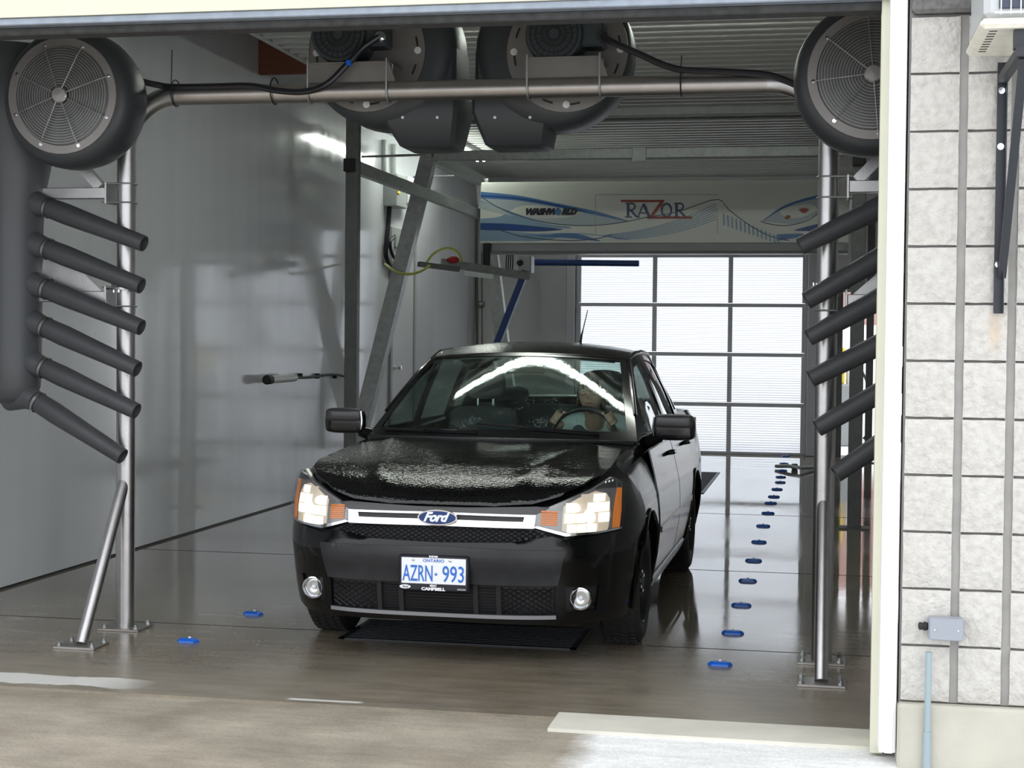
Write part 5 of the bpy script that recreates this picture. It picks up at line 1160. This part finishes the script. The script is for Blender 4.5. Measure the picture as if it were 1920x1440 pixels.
part(MB().slab(17, 9, lambda a_, b_: RW_(lerp(.08, .92, a_), lerp(.06, .92, b_)), (0, -.004, -.003)), 'rear_window', 'side_glass', smooth=60)
bd = MB()
for (sa, sb, ta, tb) in ((0, 1, 0, .09), (0, 1, .9, 1.02), (0, .1, 0, 1), (.9, 1, 0, 1)): bd.slab(17 if sb - sa > .5 else 3, 3 if sb - sa > .5 else 9, lambda a_, b_: RW_(lerp(sa, sb, a_), lerp(ta, tb, b_), .002), (0, -.01, -.012))
part(bd, 'rear_window_frame', 'car_paint', smooth=60)
# doors, handles, sills
for s in (-1, 1):
    f_ = lambda y, z, o_, s=s: (s * (SX(y, z) + o_), y, z)
    fd = part(drape(MB(), [(1.33, .30), (2.36, .28), (2.38, .93), (1.36, .93), (1.30, .7)], f_, .005, .008, .08), 'door', 'car_paint')
    rd = part(drape(MB(), [(2.385, .28), (3.02, .28), (3.20, .50), (3.32, .72), (3.34, .95), (2.40, .93)], f_, .005, .008, .08), 'door', 'car_paint')
    for d_, y in ((fd, 2.18), (rd, 3.12)):
        part(MB().tube([(s * (SX(y, .86) + .006), y - .09, .865), (s * (SX(y, .86) + .034), y - .06, .868), (s * (SX(y, .86) + .034), y + .06, .868), (s * (SX(y, .86) + .006), y + .09, .865)], .011, 8), 'door_handle', 'car_gloss_trim', parent=d_)
    part(drape(MB(), [(1.27, .215), (3.14, .215), (3.14, .265), (1.27, .268)], f_, .016, .02, .1), 'side_sill', 'car_paint')
    part(drape(MB(), [(1.35, .50), (3.15, .50), (3.15, .53), (1.35, .53)], f_, .012, .008, .1), 'side_moulding', 'car_gloss_trim')
    # mirror
    mo = part(MB().box((s * .80, 1.49, .972), (s * 1.035, 1.585, 1.112), .02), 'mirror', 'car_gloss_trim', sub=2)
    part(MB().box((s * .812, 1.478, 1.035), (s * 1.028, 1.56, 1.118), .018), 'mirror_cover', 'mirror_cap', sub=2, parent=mo, label='dark grey upper shell')
    part(MB().tube([(s * .70, 1.66, .955), (s * .78, 1.58, .965), (s * .84, 1.54, .99)], [.045, .038, .03], 12), 'mirror_arm', 'car_gloss_trim', parent=mo)
    part(MB().box((s * .83, 1.583, .985), (s * 1.03, 1.592, 1.10), .003), 'mirror_glass', 'chrome', parent=mo)
    part(MB().tube([(s * .812, 1.483, 1.00), (s * .808, 1.481, 1.05), (s * .816, 1.486, 1.10)], .005, 6), 'mirror_edge', 'car_chrome', parent=mo)
# wipers, cowl, antenna, inner mirror
part(MB().slab(21, 4, lambda a_, b_: Vector((lerp(-.74, .74, a_), lerp(1.10, 1.14, b_) + .33 * (2 * a_ - 1) ** 2 - .06 * (1 - b_), .993 - .018 * (2 * a_ - 1) ** 2)), (0, 0, -.012)), 'cowl', 'car_black_trim')
for (xa, xb, rise) in ((-.08, -.64, .004), (.55, -.10, .055)):
    def wp(x, up): s_ = x / .735; p = WS(s_, .03 + up, .012); return tuple(p)
    w_ = part(MB().tube([wp(lerp(xa, xb, k / 8), rise * (.25 + 1.4 * k / 8)) for k in range(9)], .007, 6), 'wiper', 'car_black_trim')
    part(MB().tube([wp(lerp(xa + .06 * (1 if xa > 0 else -1) * 0, lerp(xa, xb, .55), k / 4), .0 + rise * .9 * k / 4) for k in range(5)], .009, 6), 'wiper_arm', 'car_gloss_trim', parent=w_)
part(MB().tube([(.17, 2.98, 1.46), (.175, 3.02, 1.54), (.18, 3.05, 1.58), (.195, 3.13, 1.70)], [.010, .007, .004, .003], 8), 'antenna', 'car_black_trim')
part(MB().box((-.13 + .02, 1.98, 1.31), (.13, 2.005, 1.372), .012), 'rear_view_mirror', 'car_black_trim')
part(MB().cyl((.01, 2.0, 1.365), (.01, 2.02, 1.42), .01, 8), 'mirror_stem', 'car_black_trim')
# cabin
part(MB().slab(21, 8, lambda a_, b_: Vector((lerp(-.72, .72, a_), lerp(1.16, 1.74, b_) + .2 * (2 * a_ - 1) ** 2 * (1 - b_), .972 + .012 * math.sin(PI * b_) + .035 * math.exp(-((lerp(-.72, .72, a_) - .37) / .17) ** 2) * b_)), (0, 0, -.2)), 'dashboard', 'cabin_grey', smooth=60)
for x in (-.37, .37):
    st = part(MB().box((x - .25, 2.05, .46), (x + .25, 2.55, .60), .05), 'front_seat', 'seat_cloth', sub=2)
    part(MB().box((x - .23, 2.56, .56), (x + .23, 2.70, 1.10), .05), 'seat_back', 'seat_cloth', sub=2, parent=st)
    part(MB().box((x - .13, 2.62, 1.13), (x + .13, 2.72, 1.33), .04), 'headrest', 'seat_cloth', sub=2, parent=st)
    part(MB().cyl((x - .05, 2.67, 1.05), (x - .05, 2.67, 1.16), .008, 8).cyl((x + .05, 2.67, 1.05), (x + .05, 2.67, 1.16), .008, 8), 'headrest_posts', 'chrome', parent=st)['kind'] = 'stuff'
rs = part(MB().box((-.62, 3.05, .44), (.62, 3.38, .62), .05), 'rear_seat', 'seat_cloth', sub=2)
part(MB().slab(5, 5, lambda a_, b_: Vector((lerp(-.60, .60, a_), lerp(3.33, 3.44, b_), lerp(.55, 1.08, b_))), (0, .05, 0)), 'seat_back', 'seat_cloth', parent=rs)
for x in (-.36, .36): part(MB().box((x - .12, 3.40, 1.07), (x + .12, 3.47, 1.20), .03), 'headrest', 'seat_cloth', sub=2, parent=rs)
# steering wheel
sw_c = Vector((.37, 1.86, .945)); sa_ = Vector((0, .38, .92)).normalized(); sx_ = Vector((1, 0, 0)); ax_ = sx_.cross(sa_)
sw = part(MB().tube([tuple(sw_c + sx_ * (.188 * math.cos(q)) + sa_ * (.188 * math.sin(q))) for q in [2 * PI * k / 40 for k in range(40)]], .015, 10, closed=True), 'steering_wheel', 'car_black_trim')
part(MB().lathe(sw_c - ax_ * .0 + Vector((0, .0, 0)), Vector((0, -1, .4)), [(-.02, .06), (.0, .065), (.02, .05), (.16, .035)], 20), 'hub', 'car_black_trim', parent=sw)
b = MB()
for q in (0, PI, -PI / 2): b.bar(sw_c + sx_ * (.05 * math.cos(q)) + sa_ * (.05 * math.sin(q)), sw_c + sx_ * (.185 * math.cos(q)) + sa_ * (.185 * math.sin(q)), .03, .012)
part(b, 'spokes', 'car_black_trim', parent=sw)['kind'] = 'stuff'
# underbody
part(MB().box((-.62, .30, .17), (.62, 4.2, .21), .02), 'underbody', 'car_black_trim')
# wheels
RWH = .307
for yw in (.90, 3.52):
    for s in (-1, 1):
        xo = s * .848; ax = (-s, 0, 0)
        tp = [(.012, .205), (.004, .225), (0, .25), (.004, .278), (.018, .298), (.03, .305), (.05, RWH), (.15, RWH), (.17, .305), (.182, .298), (.196, .278), (.20, .25), (.196, .22), (.188, .205)]
        wh = part(MB().lathe((xo, yw, RWH), ax, tp, 56, capA=False, capB=False), 'wheel', 'car_tyre', smooth=50)
        b = MB()
        for k in range(56):
            a_ = 2 * PI * k / 56; 
            for xx, dd_ in ((.026, .03), (.062, .036), (.104, .036), (.146, .03)):
                a2 = a_ + (.03 if xx in (.062, .146) else 0)
                p = Vector((xo - s * xx, yw + (RWH + .001) * math.cos(a2), RWH + (RWH + .001) * math.sin(a2) * .999)); q = p + Vector((-s * dd_, (.006) * math.sin(a2), -.006 * math.cos(a2)))
                b.bar(p, q, .020, .006, up=(0, math.cos(a2), math.sin(a2)))
        part(b, 'tread_blocks', 'car_tyre', smooth=0, parent=wh)['kind'] = 'stuff'
        part(MB().lathe((xo, yw, RWH), ax, [(.010, .207), (.004, .200), (.012, .192), (.05, .184), (.075, .178), (.062, .155), (.05, .13), (.052, .10), (.035, .085), (.030, .05), (.030, 0)], 48, capA=False), 'rim', 'car_steel_wheel', smooth=50, parent=wh)
        b = MB()
        for k in range(10):
            a_ = 2 * PI * k / 10; c_ = Vector((xo - s * .064, yw + .158 * math.cos(a_), RWH + .158 * math.sin(a_))); part(MB().lathe(c_, (s, 0, 0), [(0, .018), (.006, .017)], 14), 'rim_hole', 'black_rubber', parent=wh)
        for k in range(4):
            a_ = 2 * PI * k / 4 + .4; c_ = Vector((xo - s * .032, yw + .054 * math.cos(a_), RWH + .054 * math.sin(a_))); part(MB().lathe(c_, (s, 0, 0), [(0, .011), (.016, .011), (.020, .006)], 6), 'lug_nut', 'chrome', parent=wh)
        part(MB().lathe((xo - s * .030, yw, RWH), (s, 0, 0), [(0, .032), (.014, .030), (.018, .02)], 20), 'hub_cap', 'car_steel_wheel', parent=wh)
# rear lights and boot line (seen only from the side)
for s in (-1, 1):
    part(MB().box((s * .60, 4.30, .82), (s * .80, 4.36, .96), .02), 'tail_light', 'red_part', sub=1)
# ================================================================== the driver
def cl(x, y, z): return Vector((x, y, z))
drv = thing('person', 'driver with brown fringe, glasses and pale jacket behind the steering wheel', 'person', (-1.70 + .37, 6.93 + 2.3, .58), rz=0)
def toW(p): p = Vector(p); c_, s_ = math.cos(-.008), math.sin(-.008); return Vector((-1.70 + p.x * c_ - p.y * s_, 6.93 + p.x * s_ + p.y * c_, p.z)) - drv.location
def skin_mesh(name, verts, edges, radii, root=0, sub=2):
    me = bpy.data.meshes.new(name); me.from_pydata([toW(v) for v in verts], edges, []); o = bpy.data.objects.new(name, me); C.objects.link(o)
    md = o.modifiers.new('skin', 'SKIN')
    for i, r in enumerate(radii): me.skin_vertices[0].data[i].radius = r if isinstance(r, tuple) else (r, r); me.skin_vertices[0].data[i].use_root = (i == root)
    o.modifiers.new('s', 'SUBSURF').levels = sub; dg = bpy.context.evaluated_depsgraph_get(); m2 = bpy.data.meshes.new_from_object(o.evaluated_get(dg)); bpy.data.objects.remove(o); return m2
HX, HY, HZ = .365, 2.20, 1.195
fig = [(.37, 2.42, .64), (.37, 2.47, .78), (.37, 2.46, .93), (.37, 2.40, 1.02), (.37, 2.33, 1.08),          # pelvis, waist, chest, collar, neck
       (.20, 2.40, 1.00), (.13, 2.22, .88), (.20, 1.99, .99), (.235, 1.93, 1.035),                            # photo-left arm: shoulder, elbow, wrist, palm
       (.54, 2.40, 1.00), (.61, 2.22, .88), (.54, 1.99, .99), (.505, 1.93, 1.035),
       (.28, 2.20, .64), (.27, 1.85, .66), (.28, 1.62, .36), (.46, 2.20, .64), (.47, 1.85, .66), (.46, 1.62, .36)]
ed = [(0, 1), (1, 2), (2, 3), (3, 4), (3, 5), (5, 6), (6, 7), (7, 8), (3, 9), (9, 10), (10, 11), (11, 12), (0, 13), (13, 14), (14, 15), (0, 16), (16, 17), (17, 18)]
rad = [(.15, .10), (.13, .09), (.15, .10), (.10, .07), .05, .055, .042, .028, (.035, .02), .055, .042, .028, (.035, .02), .08, .06, .045, .08, .06, .045]
m_b = skin_mesh('body', fig, ed, rad)
bmh = bmesh.new(); bmh.from_mesh(m_b)
# head: shaped sphere
hd = bmesh.new(); bmesh.ops.create_icosphere(hd, subdivisions=5, radius=1)
for v in hd.verts:
    x, y, z = v.co; f = -y   # face looks towards -y
    wx = .072 * (1 - .28 * max(0, -z) ** 1.3); wy = .092; wz = .115
    X, Y, Z = x * wx, y * wy, z * wz
    if f > 0:
        Y = -abs(f) ** .8 * wy * (1 if z > -.6 else .93)
        Y -= .021 * math.exp(-((X / .011) ** 2 + ((Z + .012) / .016) ** 2)) + .010 * math.exp(-((X / .009) ** 2 + ((Z - .012) / .018) ** 2))     # nose
        Y += .010 * sum(math.exp(-(((X - q) / .016) ** 2 + ((Z - .016) / .012) ** 2)) for q in (-.031, .031))    # eye sockets
        Y -= .005 * math.exp(-((X / .018) ** 2 + ((Z + .052) / .007) ** 2)) + .006 * math.exp(-((X / .022) ** 2 + ((Z + .085) / .014) ** 2))
        Y -= .004 * math.exp(-((X / .045) ** 2 + ((Z - .034) / .008) ** 2))
    p = toW((HX + X, HY + Y, HZ + Z)); v.co = p
tm = bpy.data.meshes.new('t'); hd.to_mesh(tm); hd.free(); bmh.from_mesh(tm)
ex = MB()
ex.tube([toW((.37, 2.33, 1.0)), toW((HX, 2.25, 1.12)), toW((HX, 2.23, 1.16))], [.055, .048, .048], 16)
for s in (-1, 1): ex.lathe(toW((HX + s * .070, HY + .01, HZ - .002)), (s, 0, 0), [(-.01, .012), (.004, .020), (.010, .022), (.012, .012), (.012, 0)], 12)
for s in (-1, 1):
    wc = Vector((.37 + s * .135, 1.925, 1.065)); tang = Vector((s * .55, 0, -.8)).normalized(); rimc = Vector((.37 + s * .148, 1.905, 1.06))
    for k in range(4):
        o_ = tang * ((k - 1.5) * .019 * -1); ln = [.9, 1.05, 1.0, .8][k]; p = rimc + o_
        out = Vector((s * .85, -.1, .5)).normalized()
        pts = [p + Vector((0, .045, -.012)), p + Vector((0, .024, .010)) + out * .018, p + out * (.026) + Vector((0, -.006, 0)), p + Vector((0, -.028 * ln, 0)) + out * .012, p + Vector((0, -.026 * ln, 0)) - out * .012]
        ex.tube([toW(q) for q in smoothpath(pts, 3)], .0085, 8)
    ex.tube([toW(q) for q in smoothpath([wc + Vector((0, .03, .0)), rimc - Vector((s * .02, -.025, .0)) + tang * -.03, rimc - Vector((s * .026, .0, -.01)) + tang * -.032, rimc - Vector((s * .016, .022, -.012)) + tang * -.03], 3)], .0095, 8)
em = bpy.data.meshes.new('t2'); em.from_pydata(ex.v, [], ex.f); bmh.from_mesh(em)
fm = bpy.data.meshes.new('body'); bmh.to_mesh(fm); bmh.free(); fm.materials.clear(); fm.materials.append(MAT['skin'])
bo_ = bpy.data.objects.new('body', fm); C.objects.link(bo_); rm = bo_.modifiers.new('r', 'REMESH'); rm.mode = 'VOXEL'; rm.voxel_size = .0055
dg = bpy.context.evaluated_depsgraph_get(); fm2 = bpy.data.meshes.new_from_object(bo_.evaluated_get(dg)); bpy.data.objects.remove(bo_)
fm2.materials.clear(); fm2.materials.append(MAT['skin']); fm2.polygons.foreach_set('use_smooth', [True] * len(fm2.polygons)); fm2.polygons.foreach_set('material_index', [0] * len(fm2.polygons))
bo_ = bpy.data.objects.new('body', fm2); C.objects.link(bo_); bo_.parent = drv
def skin_part(name, idx, m, grow, sub=2):
    mp_ = {i: k for k, i in enumerate(idx)}; me_ = skin_mesh(name, [fig[i] for i in idx], [(mp_[a_], mp_[b_]) for a_, b_ in ed if a_ in mp_ and b_ in mp_], [tuple(q + grow for q in (rad[i] if isinstance(rad[i], tuple) else (rad[i], rad[i]))) for i in idx], sub=sub)
    me_.materials.clear(); me_.materials.append(MAT[m]); me_.polygons.foreach_set('use_smooth', [True] * len(me_.polygons)); o = bpy.data.objects.new(name, me_); C.objects.link(o); o.parent = drv
skin_part('jacket', [0, 1, 2, 3, 5, 6, 7, 9, 10, 11], 'white_jacket', .014)
skin_part('trousers', [0, 13, 14, 15, 16, 17, 18], 'seat_cloth', .022)
dp = lambda mb, name, m, **k: mb.build(name, m, drv, local=True, **k)
# hair: shell with a fringe
hm = MB()
def hairp(a_, b_):
    th = lerp(0, 2 * PI, a_); front = -math.cos(th)   # +1 faces forward (-y)
    low = lerp(-.85, .42, max(0, front) ** .6) if front > 0 else -.85
    fringe = .42 + .06 * math.sin(9 * th); low = lerp(-.9, fringe, min(1, max(0, (front - .35) / .2)))
    zz = lerp(1.0, low, b_); r = math.sqrt(max(0, 1 - max(zz, -.3) ** 2)) if zz > -.3 else .95 + (-.3 - zz) * .12
    g_ = 1 + .02 * math.sin(40 * a_)
    return toW((HX + .084 * r * math.sin(th) * g_, HY + .008 + .104 * r * math.cos(th) * g_ * (1.0), HZ + .012 + zz * .122))
hm.slab(65, 14, hairp, (0, 0, 0)) if False else hm.grid(65, 14, hairp)
hr = dp(hm, 'hair', 'hair', smooth=60); sd = hr.modifiers.new('s', 'SOLIDIFY'); sd.thickness = .008; sd.offset = -1
for k in range(11):
    x = lerp(-.055, .055, k / 10); yy = HY - .088 + 10 * x * x
    dp(MB().tube([toW(q) for q in smoothpath([(HX + x * .6, yy + .035, HZ + .118 - 6 * x * x), (HX + x * .9, yy - .008, HZ + .085 - 5 * x * x), (HX + x, yy - .012, HZ + .045 + .012 * math.sin(k * 2.4))], 4)], [.010] * 8 + [.004], 6) if False else MB().tube([toW(q) for q in smoothpath([(HX + x * .6, yy + .035, HZ + .118 - 6 * x * x), (HX + x * .9, yy - .008, HZ + .085 - 5 * x * x), (HX + x, yy - .012, HZ + .045 + .012 * math.sin(k * 2.4))], 4)], .006, 6), 'hair_lock', 'hair')
for s in (-1, 1):
    dp(MB().lathe(toW((HX + s * .031, HY - .079, HZ + .014)), (0, -1, 0), [(-.012, .004), (-.006, .008), (0, .007), (.003, 0)], 14), 'eye', 'eye_white')
    dp(MB().lathe(toW((HX + s * .031, HY - .0805, HZ + .014)), (0, -1, 0), [(0, .005), (.002, .003)], 12), 'iris', 'dark_lens')
gl_ = dp(MB().tube([toW((HX - .008, HY - .103, HZ + .018)), toW((HX, HY - .106, HZ + .021)), toW((HX + .008, HY - .103, HZ + .018))], .0016, 6), 'glasses', 'chrome')
for s in (-1, 1):
    ring = [toW((HX + s * .034 + .026 * math.cos(q), HY - .098 + .004 * abs(math.cos(q)), HZ + .012 + .017 * math.sin(q))) for q in [2 * PI * k / 24 for k in range(24)]]
    MB().tube(ring, .0016, 6, closed=True).build('lens_rim', 'chrome', gl_, local=True)
    MB().tube([toW((HX + s * .059, HY - .094, HZ + .016)), toW((HX + s * .074, HY - .06, HZ + .014)), toW((HX + s * .078, HY + .01, HZ + .008))], .0016, 6).build('temple', 'chrome', gl_, local=True)
dp(MB().tube([toW((HX - .022, HY - .083, HZ - .052)), toW((HX, HY - .090, HZ - .050)), toW((HX + .022, HY - .083, HZ - .052))], [.003, .0048, .003], 8), 'mouth', 'lips')
